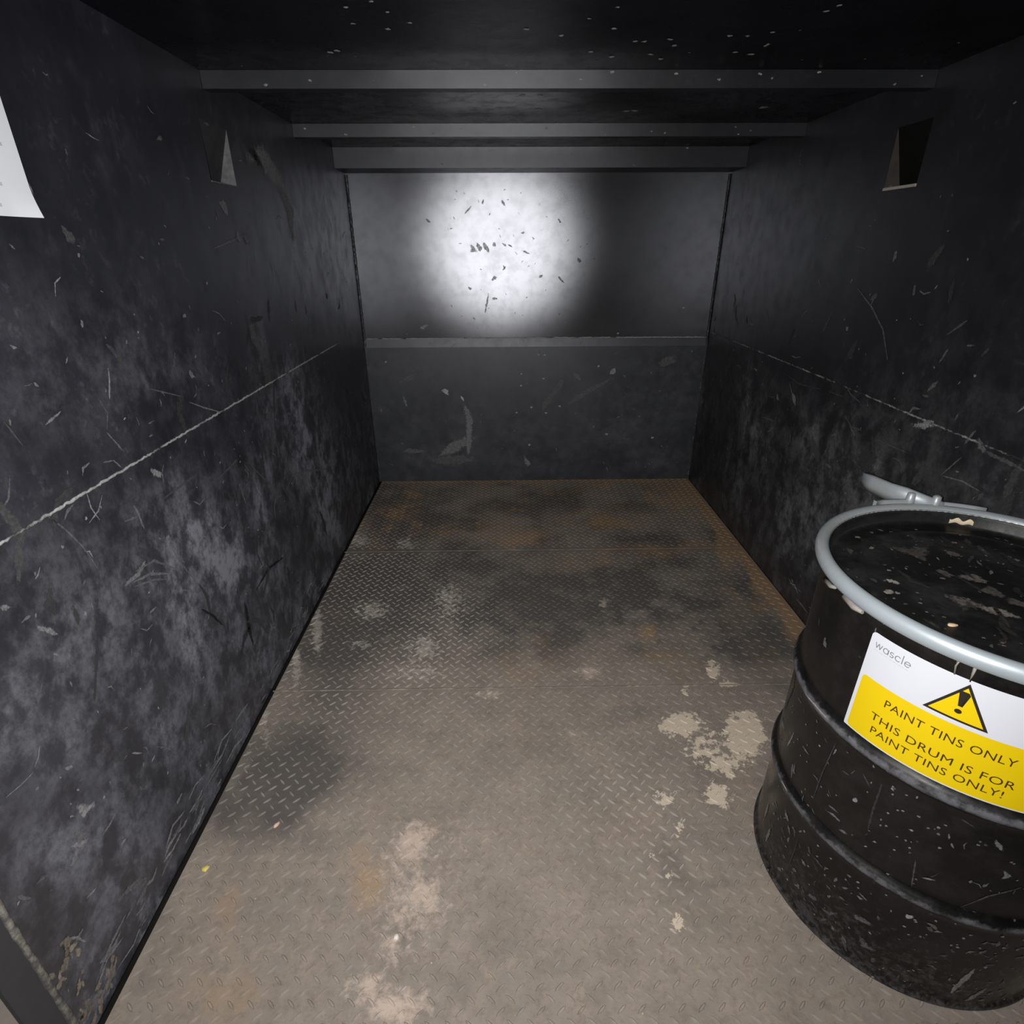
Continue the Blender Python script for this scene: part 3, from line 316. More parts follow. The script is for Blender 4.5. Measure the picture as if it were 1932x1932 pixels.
def build_floor():
    mb = MB(); x = np.linspace(XL+.017, XR-.004, 170); y = np.linspace(YF, YB, 250)
    X, Y = np.meshgrid(x, y, indexing='ij')
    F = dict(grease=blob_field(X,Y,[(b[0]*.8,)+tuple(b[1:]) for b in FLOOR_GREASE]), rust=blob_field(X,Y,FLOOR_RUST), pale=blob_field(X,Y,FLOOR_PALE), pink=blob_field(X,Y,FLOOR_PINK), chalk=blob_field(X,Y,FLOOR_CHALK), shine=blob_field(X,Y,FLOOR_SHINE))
    # rear third is browner and dirtier, plate joints collect dust
    rear = np.clip((Y-2.75)/.5, 0, 1)
    F['rust'] = np.maximum(F['rust'], .42*rear*(.6+.8*fbm(X.shape,(6,9))-.2))
    F['grease'] = np.maximum(F['grease'], .24*np.clip((Y-1.9)/.8,0,1)*(.55+.9*fbm(X.shape,(7,10))-.15))
    nx, ny = len(x), len(y)
    w1 = fbm(X.shape,(9,13)); w2 = fbm(X.shape,(24,36))
    for k in ('grease','rust','pink'): F[k] = F[k]*np.clip(.15+1.9*(w1 if k != 'rust' else w2)-.25*w2, 0, 1.4)
    F['grease'] += .42*np.clip((w1-.47)*4,0,1)*np.clip((w2-.35)*3,0,1)
    F['rust'] += .35*np.clip((fbm(X.shape,(8,12))-.5)*4,0,1)
    # the middle of the floor carries old trodden dirt
    mid_ = np.clip((Y-1.82-.25*(w1-.5))/.16,0,1)
    F['grease'] += mid_*(.30+.55*np.clip((w2-.32)*2.4,0,1)*np.clip((w1-.25)*2,0,1))*np.where(Y > 2.75, np.clip(1-(Y-2.75)/.5,.45,1), 1)
    # grey, oily band along the left side
    F['grease'] += .30*np.exp(-((X-XL-.25)/.30)**2)*np.clip((Y-1.05)/.3,0,1)*np.clip((3.6-Y)/.4,0,1)*(.4+1.1*w2)
    F['chalk'] += .30*np.exp(-((X+.45)/.40)**2)*np.exp(-((Y-2.2)/.55)**2)*w2*1.3
    F['rust'] += .95*np.exp(-((XR-X-.03)/.055)**2)*np.clip((Y-1.9)/.3,0,1)*(.5+w2)
    F['rust'] += .5*np.exp(-((YB-Y)/.05)**2)
    F['chalk'] += .22*np.exp(-((X-XL-.02)/.03)**2)*w2
    idx = np.arange(nx*ny).reshape(nx, ny)
    mb.v = [(a, b, 0.0) for a in x for b in y]
    for k, f in F.items(): mb.at[k] = dict(enumerate(f.ravel().tolist()))
    for i in range(nx-1):
        for j in range(ny-1): mb.face((idx[i,j], idx[i+1,j], idx[i+1,j+1], idx[i,j+1]))
    def look(px, py):
        i = min(max(int((px-XL)/(XR-XL)*(nx-1)+.5),0),nx-1); j = min(max(int((py-YF)/(YB-YF)*(ny-1)+.5),0),ny-1)
        return {k: float(f[i,j]) for k, f in F.items()}
    pit = .047; L, Wd, H = .0155, .0042, .0026
    joints = [1.745, 2.878]
    for a in range(int((XR-XL)/pit)+1):
        for b in range(int((YB-YF)/pit)+1):
            for k in (0, 1):
                px = XL + .033 + a*pit + k*pit/2; py = YF + .01 + b*pit + k*pit/2
                if px > XR-.022 or py > YB-.016 or min(abs(py-j) for j in joints) < .016: continue
                th = math.radians(40 if k == 0 else 140); d = (math.cos(th), math.sin(th)); nn = (-d[1], d[0])
                at = look(px, py)
                pr = [(-1,0),(-.55,-.8),(0,-1),(.55,-.8),(1,0),(.55,.8),(0,1),(-.55,.8)]
                def V(s, t, z, lug): return mb.vert((px+d[0]*s*L+nn[0]*t*Wd, py+d[1]*s*L+nn[1]*t*Wd, z), lug=lug, **at)
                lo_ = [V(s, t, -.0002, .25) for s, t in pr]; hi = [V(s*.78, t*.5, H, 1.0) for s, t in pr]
                for q in range(8): mb.face((lo_[q], lo_[(q+1)%8], hi[(q+1)%8], hi[q]))
                mb.face(hi)
    mb.quad((XL-.06,YF,-.014),(XL+.018,YF,-.014),(XL+.018,YB,-.014),(XL-.06,YB,-.014), 1)
    mb.quad((XL-.004,YF,-.014),(XL-.004,YB,-.014),(XL-.004,YB,.002),(XL-.004,YF,.002), 1)
    mb.quad((XR-.006,YF,-.010),(XR+.09,YF,-.010),(XR+.09,YB,-.010),(XR-.006,YB,-.010), 1)
    return struct(mb.build('floor', [M_FLOOR, M_GAP]))
build_floor()
# joints between the floor plates: low weld lines
for k, yj in enumerate((1.745, 2.878)):
    mb = MB(); xs = np.linspace(XL+.01, XR-.01, 160)
    r0 = [[mb.vert((x, yj+dy+random.uniform(-.0008,.0008), z), worn=random.uniform(-.2,.35)) for x in xs] for dy, z in ((-.004,-.0003),(0,.0016),(.004,-.0003))]
    for A, B in zip(r0[:-1], r0[1:]):
        for i in range(len(xs)-1): mb.face((A[i],A[i+1],B[i+1],B[i]))
    n_ = NT('floor_joint_dirt'); w_ = n_.attr('worn'); z_ = n_.noise(25,5,.7)
    o = struct(mb.build('trim_%d' % (5+k), n_.done(n_.princ(col=n_.mix(n_.ramp(n_.math('ADD', w_, z_), .45, .95), (.16,.14,.118), (.34,.29,.24)), rough=.8, spec=.15))))
# ground outside the doorway
def ground_mat():
    n = NT('pale_concrete'); a = n.noise(14, 6, .6); b = n.noise(80, 4, .6)
    return n.done(n.princ(col=n.mix(n.math('ADD', n.math('MULTIPLY', a, .7), n.math('MULTIPLY', b, .3)), (.20,.17,.15), (.36,.31,.275)), rough=.9, spec=.15, nor=n.bump(b,.3,.003)))
mb = MB(); mb.box((-3.2,-2.6,-.16), (3.6, YF, -.004)); mb.box((-3.2,YF,-.16), (XL-.07, 3.0, -.004)); struct(mb.build('ground', ground_mat()))

# ---------------------------------------------------------------- walls
def wall_grid(mb, us, vs, place, keep=None, **fields):
    base = len(mb.v); nu, nv = len(us), len(vs)
    for u in us:
        for v in vs: mb.v.append(place(u, v, 0.0))
    for k, f in fields.items(): mb.at.setdefault(k, {}).update({base+i: x for i, x in enumerate(f.ravel().tolist())})
    for i in range(nu-1):
        for j in range(nv-1):
            if keep and not keep((us[i]+us[i+1])/2, (vs[j]+vs[j+1])/2): continue
            a = base+i*nv+j; mb.face((a, a+nv, a+nv+1, a+1))
def bulge(y): return .085*math.exp(-((y-1.0)/.28)**2)
def pL(u, v, h): return (XL+h, u, v)
def pR(u, v, h): return (XR+bulge(u)-h, u, v)
def pB(u, v, h): return (u, YB-h, v)
def axis(a, b, step, extra=()): return np.unique(np.round(np.concatenate([np.linspace(a, b, int((b-a)/step)+1), extra]), 5))

def bead(name, place, pts, w, hgt, worn, parent, mat=None, jit=.0015, step=.007):
    """a rough welded seam laid along a surface"""
    mb = MB(); P = []
    for a, b in zip(pts[:-1], pts[1:]):
        a = np.array(a, float); b = np.array(b, float); k = max(2, int(np.linalg.norm(b-a)/step))
        P += [a+(b-a)*t/k for t in range(k)]
    P.append(np.array(pts[-1], float)); d = P[-1]-P[0]; d /= np.linalg.norm(d); nn = np.array([-d[1], d[0]])
    wn = fbm((len(P), 2), (max(2,len(P)//9), 1), 3)[:,0]; rows = []
    for i, p in enumerate(P):
        o = random.uniform(-jit, jit); ww = w*random.uniform(.75,1.25); hh = hgt*random.uniform(.7,1.2); wr = worn*(.2+1.3*wn[i])
        rows.append([mb.vert(place(*(p+nn*(o+s*ww)), z), worn=q) for s, z, q in ((-.5,-.0004,wr*.3),(-.3,hh*.8,wr),(0,hh,wr*1.1),(.3,hh*.8,wr),(.5,-.0004,wr*.3))])
    for A, B in zip(rows[:-1], rows[1:]):
        for k in range(4): mb.face((A[k],A[k+1],B[k+1],B[k]), 0, True)
    return mb.build(name, mat or M_WELD, parent)

VL = (2.135, 2.330, CAMZ+.198, CAMZ+.367)      # vent opening in the left wall: y0, y1, z0, z1
VR = (2.170, 2.350, CAMZ+.186, CAMZ+.372)
def build_side(name, place, V, marks, dust, dark, mat, side, seam, y0):
    mb = MB()
    us = axis(y0, YB, .017, (V[0], V[1])); vs = axis(0, CEIL, .017, (V[2], V[3]))
    U, VV = np.meshgrid(us, vs, indexing='ij')
    n1 = fbm(U.shape, (7,5)); n2 = fbm(U.shape, (26,12)); n3 = fbm(U.shape, (60,14))
    low = np.clip((seam+.02-VV)/.30, 0, 1)
    amt = 1.0 if side < 0 else .75
    d = (.16+.12*(n1-.5))*low*amt + .75*low*np.clip((n1-.40)*3, 0, 1)*np.clip((n2-.3)*2.2, 0, 1)*amt + .13*np.clip((n3-.55)*3,0,1)*np.clip((n1-.40)*3,0,1)*amt
    d += .30*np.exp(-(VV/.09)**2)*np.clip((n2-.3)*2.2,0,1)*amt      # dirt along the foot of the wall
    bl = blob_field(U, VV, dust)
    d = d*.8 + bl*(.45+1.1*(n2-.3))*.85
    dk = blob_field(U, VV, dark)
    wall_grid(mb, us, vs, place, lambda u, v: not (V[0] < u < V[1] and V[2] < v < V[3]), dust=np.clip(d,0,1), dark=np.clip(dk,0,.95))
    for tone, w, pts in marks: ribbon(mb, place, pts, max(w,.003), (.012 if tone < .03 else max(tone*.62,.075 if side < 0 else .045)))
    inside = lambda u, v: 0 if (V[0]-.03 < u < V[1]+.03 and V[2]-.03 < v < V[3]+.03) else 1
    dn = lambda u, v: inside(u, v)*min(1, .18 + .82*max(0, 1-abs(v-seam*.75)/1.0))
    scatter(mb, place, 330 if side < 0 else 150, (max(y0+.02,.62), YB-.03), (.03, CEIL-.12), (.006,.10), (.0022,.0052), (.08,.26), dens=dn)
    scatter(mb, place, 240 if side < 0 else 120, (max(y0+.02,.62), YB-.03), (.03, CEIL-.12), (.003,.012), (.003,.0075), (.10,.34), dens=dn)
    scatter(mb, place, 60 if side < 0 else 34, (.9, YB-.05), (.1, seam+.3), (.04,.22), (.010,.03), (.035,.07), dens=dn, ang=(1.3,.5))
    # drag marks running along the foot of the wall
    scatter(mb, place, 70 if side < 0 else 25, (.66, 2.6), (.015, .13), (.03,.16), (.004,.012), (.12,.30), ang=(.0,.12))
    if side < 0:
        scatter(mb, place, 26, (.655, .72), (.01, .28), (.008,.05), (.006,.018), (.16,.30), ang=(1.5,.35), warm=.8)
        scatter(mb, place, 12, (.66, .78), (.01, .09), (.02,.06), (.008,.02), (.18,.32), ang=(.9,.5), warm=.7)
    # outer skin and rim so the wall has thickness
    t = .085; X = XL if side < 0 else XR; o = side*t; y1 = max(y0, .66)
    xo = (lambda y: X+o+(bulge(y) if side > 0 else 0))
    ys = np.linspace(y1, YB+.05, 24)
    for a, b in zip(ys[:-1], ys[1:]): mb.quad((xo(a),a,0),(xo(b),b,0),(xo(b),b,CEIL+.05),(xo(a),a,CEIL+.05), 2)
    mb.quad(place(y1,0,0),(xo(y1),y1,0),(xo(y1),y1,CEIL+.05),place(y1,CEIL+.05,0), 2)
    return struct(mb.build(name, [mat, M_SCUFF_REFL, M_DARKSTEEL]))
wl = build_side('wall_left', pL, VL, LEFT_MARKS, LEFT_DUST, LEFT_DARK, M_LEFT, -1, SEAM_L, .64)
wr = build_side('wall_right', pR, VR, RIGHT_MARKS, RIGHT_DUST, RIGHT_DARK, M_RIGHT, 1, SEAM_R, .58)
bead('weld_seam', pL, [(.66,SEAM_L-.004),(1.7,SEAM_L),(2.6,SEAM_L),(3.35,SEAM_L-.002)], .008, .003, .58, wl)
bead('weld_seam', pR, [(1.3,SEAM_R-.004),(2.4,SEAM_R+.002),(3.93,SEAM_R)], .008, .003, .36, wr)

def build_back():
    mb = MB(); us = axis(XL, XR, .017); vs = axis(SEAM_B-.002, CEIL, .017)
    U, V = np.meshgrid(us, vs, indexing='ij'); n2 = fbm(U.shape, (24,14))
    bl = blob_field(U, V, BACK_DUST)
    wall_grid(mb, us, vs, pB, None, dust=np.clip(bl*(.3+.8*(n2-.3)),0,.6), dark=np.zeros_like(U))
    # lower plate stands a little proud, with a sloping top edge
    def pP(u, v, h):
        e = min(max((SEAM_B-v)/.055,0),1); return (u, YB-.0085*e-h, v)
    vs2 = axis(0, SEAM_B, .017, (SEAM_B-.055,)); U2, V2 = np.meshgrid(us, vs2, indexing='ij')
    n1 = fbm(U2.shape, (8,5)); n3 = fbm(U2.shape, (30,14)); bl = blob_field(U2, V2, BACK_DUST)
    d = .22*np.clip((n1-.42)*3,0,1)*np.clip((n3-.3)*2,0,1) + bl*(.4+1.1*(n3-.3))*.8
    b0 = len(mb.f); wall_grid(mb, us, vs2, pP, None, dust=np.clip(d,0,1), dark=np.zeros_like(U2))
    for k in range(b0, len(mb.f)): mb.mi[k] = 3
    pM = lambda u, v, h: pP(u, v, h) if v < SEAM_B else pB(u, v, h)
    for tone, w, pts in BACK_MARKS: ribbon(mb, pM, pts, max(w,.006), max(.11, tone*.9))
    for tone, w, pts in BACK_SCRATCHES: ribbon(mb, pB, pts, max(w,.006)*1.1, tone, 4)
    scatter(mb, pM, 90, (XL+.05, XR-.05), (.05, SEAM_B+.12), (.006,.05), (.003,.007), (.08,.25))
    scatter(mb, pB, 46, (-.35, .6), (SEAM_B+.12, CEIL-.17), (.006,.03), (.003,.007), (.03,.06), m=4)
    mb.box((XL-.085, YB+.012, 0), (XR+.085, YB+.06, CEIL+.05), 2)
    return struct(mb.build('wall_back', [M_BACK, M_SCUFF_REFL, M_DARKSTEEL, M_BACKLOW, M_SCR]))
wb = build_back()
bead('weld_seam', pB, [(XL+.02,SEAM_B+.002),(.3,SEAM_B+.004),(XR-.01,SEAM_B)], .008, .005, .62, wb)
for X, sgn in ((XL, 1), (XR, -1)):              # corner welds
    pc = lambda u, v, h, X=X, sgn=sgn: (X+sgn*(.006+u), YB-.006-h, v)
    bead('weld_seam', pc, [(0,.02),(0,SEAM_B+.0),(0,CEIL-.11)], .008, .003, .22, wb)

def build_ceiling():
    mb = MB(); us = axis(XL, XR, .03); vs = axis(YF, YB, .03); pC = lambda u, v, h: (u, v, CEIL-h)
    U, V = np.meshgrid(us, vs, indexing='ij'); z = np.zeros_like(U)
    wall_grid(mb, us, vs, pC, None, dust=z, dark=z)
    for tone, w, pts in CEIL_MARKS: ribbon(mb, pC, pts, w*.8, tone)
    scatter(mb, pC, 26, (XL+.1, XR-.1), (1.5, 3.6), (.004,.012), (.004,.008), (.1,.4))
    mb.box((XL-.085, .64, CEIL+.012), (XR+.085, YB+.06, CEIL+.06), 2)
    return struct(mb.build('ceiling', [M_CEIL, M_SCUFF_REFL, M_DARKSTEEL]))
build_ceiling()

# cross beams under the ceiling and the header over the back wall
def beam(k, y0, y1, z0, z1, n=14, bev=.004):
    mb = MB(); mb.box((XL+.001, y0, z0), (XR-.001, y1, z1))
    pf = lambda u, v, h: (u, y0-h, v)
    for _ in range(n):
        u = random.uniform(XL+.05, XR-.05); v = random.uniform(z0+.004, z1-.004); L = random.uniform(.002,.006)
        ribbon(mb, pf, [(u-L,v),(u+L,v+random.uniform(-.003,.003))], random.uniform(.004,.009), random.uniform(.12,.35))
    o = struct(mb.build('trim_%d' % k, [M_BEAM, M_SCUFF_REFL])); return o
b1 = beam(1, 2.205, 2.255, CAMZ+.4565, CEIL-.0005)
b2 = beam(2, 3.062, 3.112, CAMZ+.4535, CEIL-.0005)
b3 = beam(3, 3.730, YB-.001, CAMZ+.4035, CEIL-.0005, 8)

# door post flange closing the left wall, with its painted weld
mb = MB(); mb.box((XL-.010, .578, 0), (XL, .640, CEIL))
po = struct(mb.build('trim_4', M_DARKSTEEL))
def post_weld_mat():
    n = NT('paint_spattered_weld'); z = n.noise(45,5,.7); w = n.attr('worn')
    return n.done(n.princ(col=n.mix(n.ramp(n.math('ADD', z, n.math('MULTIPLY', w, .7)), .55, 1.0), (.05,.05,.05), (.26,.245,.21)), rough=.7, nor=n.bump(z,.5,.004)))
bead('weld_bead', pL, [(.643,.004),(.644,.4),(.643,CEIL-.02)], .018, .0035, .45, po, post_weld_mat(), .0006, .02)
# ---------------------------------------------------------------- pressed vent pockets in the side walls
def vent(side, V, label, cheek, plate, lip):
    y0, y1, z0, z1 = V; X = XL if side < 0 else XR; o = side*.058
    t = thing('vent_pocket', label, 'vent', (X, (y0+y1)/2, z0))
    lp = lambda *P: P
    mb = MB(); mb.quad((X,y0,z1),(X,y1,z1),(X+o,y1,z0),(X+o,y0,z0)); mb.build('sloping_plate', plate, t)
    for yy in (y0, y1):
        mb = MB(); a,b,c = [mb.vert(p) for p in ((X,yy,z1),(X,yy,z0),(X+o,yy,z0))]; mb.face((a,b,c)); mb.build('cheek', cheek if yy == y1 else plate, t)
    mb = MB(); mb.box((min(X-side*.004,X+o), y0, z0-(.004 if side < 0 else .009)), (max(X-side*.004,X+o), y1, z0)); mb.build('bottom_lip', lip, t)
    return t
M_LIP = simple('worn_bright_edge', (.42,.38,.33), .55, var=.4, scale=60)
M_RECESS = simple('dusty_dark_recess', (.034,.034,.038), .7, var=.5, scale=40, spec=.2)
M_RECESSR = simple('black_recess', (.006,.0055,.005), .7, var=.5, scale=40, spec=.15)
vl = vent(-1, VL, 'dusty pressed-in vent pocket high on the left wall, pale streaked cheek', M_DUSTY, M_RECESS, M_DUSTY)
vr = vent(1, VR, 'dark vent pocket high on the right wall with bright lower lip', M_RUSTY, M_RECESSR, M_LIP)
# ---------------------------------------------------------------- notice sheet on the left wall
def paper_mat():
    n = NT('white_paper'); z = n.noise(9,3,.5)
    return n.done(n.princ(col=n.mix(z, (.66,.69,.74), (.72,.74,.79)), rough=.65, spec=.25))
def build_sheet():
    mb = MB(); y0,y1,z0,z1 = 1.067,1.307,CAMZ+.056,CAMZ+.396; N = 24; idx = {}
    def off(y, z):
        s = max(0,(y-y0)/(y1-y0)-.72)/.28; t = max(0,.16-(z-z0)/(z1-z0))/.16
        return .0024 + .010*(s*t)**1.5 + .0015*s
    for lay in (0, .0006):
        for i in range(N+1):
            for j in range(N+1):
                y = y0+(y1-y0)*i/N; z = z0+(z1-z0)*j/N; idx[lay,i,j] = mb.vert((XL+off(y,z)+lay, y, z))
        for i in range(N):
            for j in range(N): mb.face((idx[lay,i,j],idx[lay,i+1,j],idx[lay,i+1,j+1],idx[lay,i,j+1]), 0, True)
    o = mb.build('notice_sheet', paper_mat())
    tag(o, 'white paper notice stuck on the left wall at the photo edge', 'sheet')
    tb = MB()
    for k, (z, ye) in enumerate(((.345,1.24),(.318,1.2),(.290,1.25),(.262,1.23),(.236,1.19),(.208,1.245),(.1785,1.272),(.150,1.21),(.1104,1.2405),(.0930,1.205),(.0745,1.2225))):
        y = 1.085
        while y < ye-.004:
            w = min(random.uniform(.008,.026), ye-y); h_ = .0030
            tb.quad(*[(XL+off(yy,CAMZ+zz)+.0010, yy, CAMZ+zz) for yy, zz in ((y,z-h_),(y+w,z-h_),(y+w,z+h_),(y,z+h_))]); y += w+.006
    tb.build('text_line', simple('faded_grey_print', (.47,.48,.52), .7, var=.1), o)['kind'] = 'stuff'
build_sheet()

# ---------------------------------------------------------------- steel drum
def drum_mat():
    n = NT('scratched_black_drum_paint'); nm = n.noise(16,6,.7); nf = n.noise(70,5,.7)
    w = n.attr('wear'); dirt = n.attr('dirt')
    c = n.mix(n.ramp(nm,.4,.7), (.0045,.0043,.0043), (.011,.010,.0098))
    c = n.mix(n.math('MULTIPLY', n.ramp(n.math('ADD', dirt, n.math('MULTIPLY', n.math('SUBTRACT', nf, .5), 1.4)), .38, .95), .6), c, (.105,.095,.088))
    wf = n.ramp(n.math('ADD', w, n.math('MULTIPLY', n.math('SUBTRACT', n.noise(40,5,.7), .5), 1.3)), .35, .9)
    c = n.mix(n.math('MULTIPLY', wf, .8), c, (.135,.135,.15))
    vor = n.n('ShaderNodeTexVoronoi', {'Vector': n.pos(), 'Scale': 55.0})
    sp = n.math('MULTIPLY', n.ramp(vor.outputs['Distance'], .17, .11), n.ramp(n.n('ShaderNodeSeparateColor', {'Color': vor.outputs['Color']}).outputs[0], .84, .88))
    sp = n.math('MULTIPLY', sp, n.ramp(n.math('ADD', nm, n.math('MULTIPLY', dirt, .4)), .45, .7))
    c = n.mix(n.math('MULTIPLY', sp, .5), c, (.36,.33,.30))
    return n.done(n.princ(col=c, rough=n.ramp(n.math('ADD', nm, w), .3, 1.2, .22, .55), spec=.4, nor=n.bump(n.math('ADD', nm, n.math('MULTIPLY', nf, .3)), .1, .004)))
M_DRUM = drum_mat()
def lid_mat():
    n = NT('dusty_black_lid_paint'); nm = n.noise(9,6,.7); nf = n.noise(60,5,.7)
    c = n.mix(n.ramp(nm,.42,.72), (.006,.0058,.0058), (.020,.0195,.0195))
    c = n.mix(n.math('MULTIPLY', n.ramp(nf,.62,.78), .4), c, (.10,.09,.08))
    return n.done(n.princ(col=c, rough=n.ramp(nm,.3,.7,.35,.6), spec=.5, nor=n.bump(nf,.1,.003)))
M_LID = lid_mat()
def zinc_mat():
    n = NT('galvanised_band'); nm = n.noise(14,5,.6); nf = n.noise(60,5,.7)
    c = n.mix(nm, (.31,.36,.40), (.39,.44,.47)); c = n.mix(n.math('MULTIPLY', n.ramp(nf,.6,.75),.5), c, (.36,.36,.34))
    c = n.mix(n.math('MULTIPLY', n.attr('grime'), n.ramp(nf,.35,.6,.2,.9)), c, (.34,.345,.335))
    return n.done(n.princ(col=c, rough=.42, metal=.3, spec=.5, nor=n.bump(nf,.06,.002)))
M_ZINC = zinc_mat()
M_PAINTBLOB = simple('dried_beige_paint', (.22,.205,.18), .6, var=.3, scale=90)

drum = thing('steel_drum', 'tall black steel drum with yellow warning label beside the right wall', 'drum', (DX, DY, 0))
HZ = (.322, .625)
prof = [(.02,.010),(.325,.010),(.338,.001),(.3500,.000),(.3535,.005),(.3530,.013),(.3475,.018),(DRUM_R,.024)]; wear = [0,0,.3,.5,.5,.4,.2,.05]; dirt = [.5,.5,.6,.6,.6,.6,.55,.5]
def addp(r,z,w,d): prof.append((r,z)); wear.append(w); dirt.append(d)
zc = .06
while zc < .935:
    if all(abs(zc-h) > .03 for h in HZ): addp(DRUM_R, zc, 0, max(.0,.60-zc*1.25))
    for h in HZ:
        if abs(zc+.0125-h) <= .0125+1e-6:
            for s, r, w in ((-.026,0,0),(-.021,.002,.1),(-.014,.0075,.35),(-.007,.0118,.72),(0,.0132,.85),(.007,.0118,.7),(.014,.0075,.35),(.021,.002,.1),(.026,0,0)):
                addp(DRUM_R+r, h+s, w*(.95 if h > .5 else .8), max(.02,.45-h*.5))
    zc += .025
for r,z in ((.3465,.934),(.350,.941),(.354,.948),(.353,.956),(.348,.958),(.344,.953)): addp(r,z,0,.2)
order = np.argsort([z if 8 <= i < len(prof)-6 else (-1 if i < 8 else 9) for i,(r,z) in enumerate(prof)], kind='stable')
prof = [prof[i] for i in order]; wear = [wear[i] for i in order]; dirt = [dirt[i] for i in order]
def pD(u, v, h):
    r = DRUM_R + h
    for hz in HZ:
        r += .0134*math.exp(-((v-hz)/.0105)**2)
    th = u/.3475; return (DX+r*math.cos(th), DY+r*math.sin(th), v)
mb = MB(); mb.lathe(prof, (DX,DY,0), 160, 0, False, dict(wear=wear, dirt=dirt))
UMIN, UMAX, ZLO, ZHI = -.9946, -.6428, .642, .897       # label outline on the unrolled drum
offlabel = lambda u, v: 0 if (UMIN-.01 < u < UMAX+.01 and ZLO-.01 < v < ZHI+.01) else (1 if v < .6 else .35)
for tone, w, pts in DRUM_MARKS: ribbon(mb, pD, pts, max(w,.003), tone*.55)  # besides scuffs, some thin pale upright lines paint reflections onto the drum
scatter(mb, pD, 160, (-1.2, -.35), (.03, .6), (.002,.006), (.0025,.0055), (.08,.28), dens=offlabel, warm=.4)
scatter(mb, pD, 70, (-1.2, -.35), (.03, .9), (.01,.05), (.0015,.004), (.04,.14), dens=offlabel)
for pts, w, t in (([(-1.13,.618),(-1.07,.627),(-1.02,.628)],.012,.30), ([(-1.15,.335),(-1.11,.327),(-1.07,.322)],.012,.26), ([(-1.16,.10),(-1.155,.17)],.012,.22), ([(-1.12,.05),(-1.11,.13)],.014,.2), ([(-1.145,.40),(-1.13,.47)],.006,.25), ([(-.62,.05),(-.60,.16)],.012,.22), ([(-.58,.03),(-.55,.09)],.014,.2)):
    ribbon(mb, pD, pts, w, t, warm=.3)
scatter(mb, pD, 60, (-1.15, -.45), (.03, .26), (.008,.03), (.004,.010), (.06,.16), warm=.5)
mb.build('drum_body', [M_DRUM, M_SCUFF_REFL], drum)
# lid, recessed inside the band, with a pressed ring
mb = MB(); lz = DRUM_TOP-.030
mb.lathe([(.0005,lz),(.20,lz),(.262,lz),(.268,lz+.004),(.278,lz+.005),(.288,lz+.004),(.294,lz),(.328,lz-.001),(.336,lz+.002),(.3405,lz+.008),(.343,lz+.030),(.3455,lz+.0385),(.352,lz+.040)], (DX,DY,0), 128)
def pLid(u, v, h):
    r = math.hypot(u, v); b = .005*max(0,1-abs(r-.278)/.016); return (DX+u, DY+v, lz+h+b)
clip = lambda pts: [p for p in pts if math.hypot(*p) < .325]
for tone, w, pts in LID_MARKS:
    if len(clip(pts)) > 1: ribbon(mb, pLid, clip(pts), max(w,.003), tone*.6, warm=.5)
scatter(mb, pLid, 150, (-.3,.3), (-.3,.3), (.002,.012), (.002,.006), (.06,.25), dens=lambda u, v: 1 if math.hypot(u,v) < .315 else 0, warm=.6)
scatter(mb, pLid, 40, (-.3,.3), (-.3,.3), (.02,.12), (.006,.02), (.02,.06), dens=lambda u, v: 1 if math.hypot(u,v) < .28 else 0, warm=.3)
lid = mb.build('lid', [M_LID, M_SCUFF_REFL], drum)
def lipmark(u, v, h):                        # beige paint caught on the far inner wall of the lid
    return (DX+.3395*math.cos(u/.34), DY+.3395*math.sin(u/.34), v)
# clamp band (half-round section) with its lever
mb = MB(); R0, zc = .3585, DRUM_TOP
sec = []
for k in range(16):
    a = 2*math.pi*k/16; sec.append((R0+.0155*math.cos(a)*(1 if math.cos(a) > 0 else .95), .0185*math.sin(a)))
mb.lathe(sec, (DX,DY,zc), 160, 0, True)
for i, p in enumerate(mb.v):
    th = math.atan2(p[1]-DY, p[0]-DX); mb.at.setdefault('grime', {})[i] = min(1, max(0, .15+.85*math.exp(-((abs(th)-2.0)/1.3)**2) if th > 0 else .12))
band = mb.build('clamp_band', M_ZINC, drum); band['label'] = 'pale grey galvanised clamp band'
def on_band(deg, r, z): a = math.radians(deg); return (DX+r*math.cos(a), DY+r*math.sin(a), z)
# latch plate hugging the band
mb = MB()
pl = [on_band(d, .3755, zc) for d in np.linspace(58, 100, 12)]
rows = [[mb.vert((x+(x-DX)*o, y+(y-DY)*o, z+dz), grime=.7) for (x,y,z) in pl] for o, dz in ((0,-.012),(0,.021),(.03,.021),(.03,-.012))]
for A, B in zip(rows, rows[1:]+rows[:1]):
    for i in range(len(pl)-1): mb.face((A[i],A[i+1],B[i+1],B[i]), 0, True)
for e in (0, -1): mb.face([r[e] for r in rows])
mb.build('latch_plate', M_ZINC, band)
# lever: channel-shaped handle with hinge lugs
mb = MB()
pts = [Vector(p) for p in ((1.190,1.372,zc+.012),(1.150,1.388,zc+.018),(1.115,1.415,zc+.024),(1.095,1.455,zc+.022),(1.084,1.510,zc+.020),(1.077,1.548,zc+.020))]
ht = [.013,.019,.023,.023,.023,.022]; rows = []
for i, p in enumerate(pts):
    d = (pts[min(i+1,5)]-pts[max(i-1,0)]).normalized(); s = d.cross(Vector((0,0,1))).normalized()
    rows.append([mb.vert(p+s*a*.010+Vector((0,0,1))*b*ht[i], grime=.75) for a, b in ((-1,-1),(-.4,-.75),(.4,-.75),(1,-1),(1.15,0),(.9,1),(0,1.1),(-.9,1),(-1.15,0))])
for A, B in zip(rows[:-1], rows[1:]):
    for k in range(9): mb.face((A[k],A[(k+1)%9],B[(k+1)%9],B[k]), 0, True)
mb.face(rows[0][::-1]); mb.face(rows[-1])
mb.build('lever_handle', M_ZINC, band)
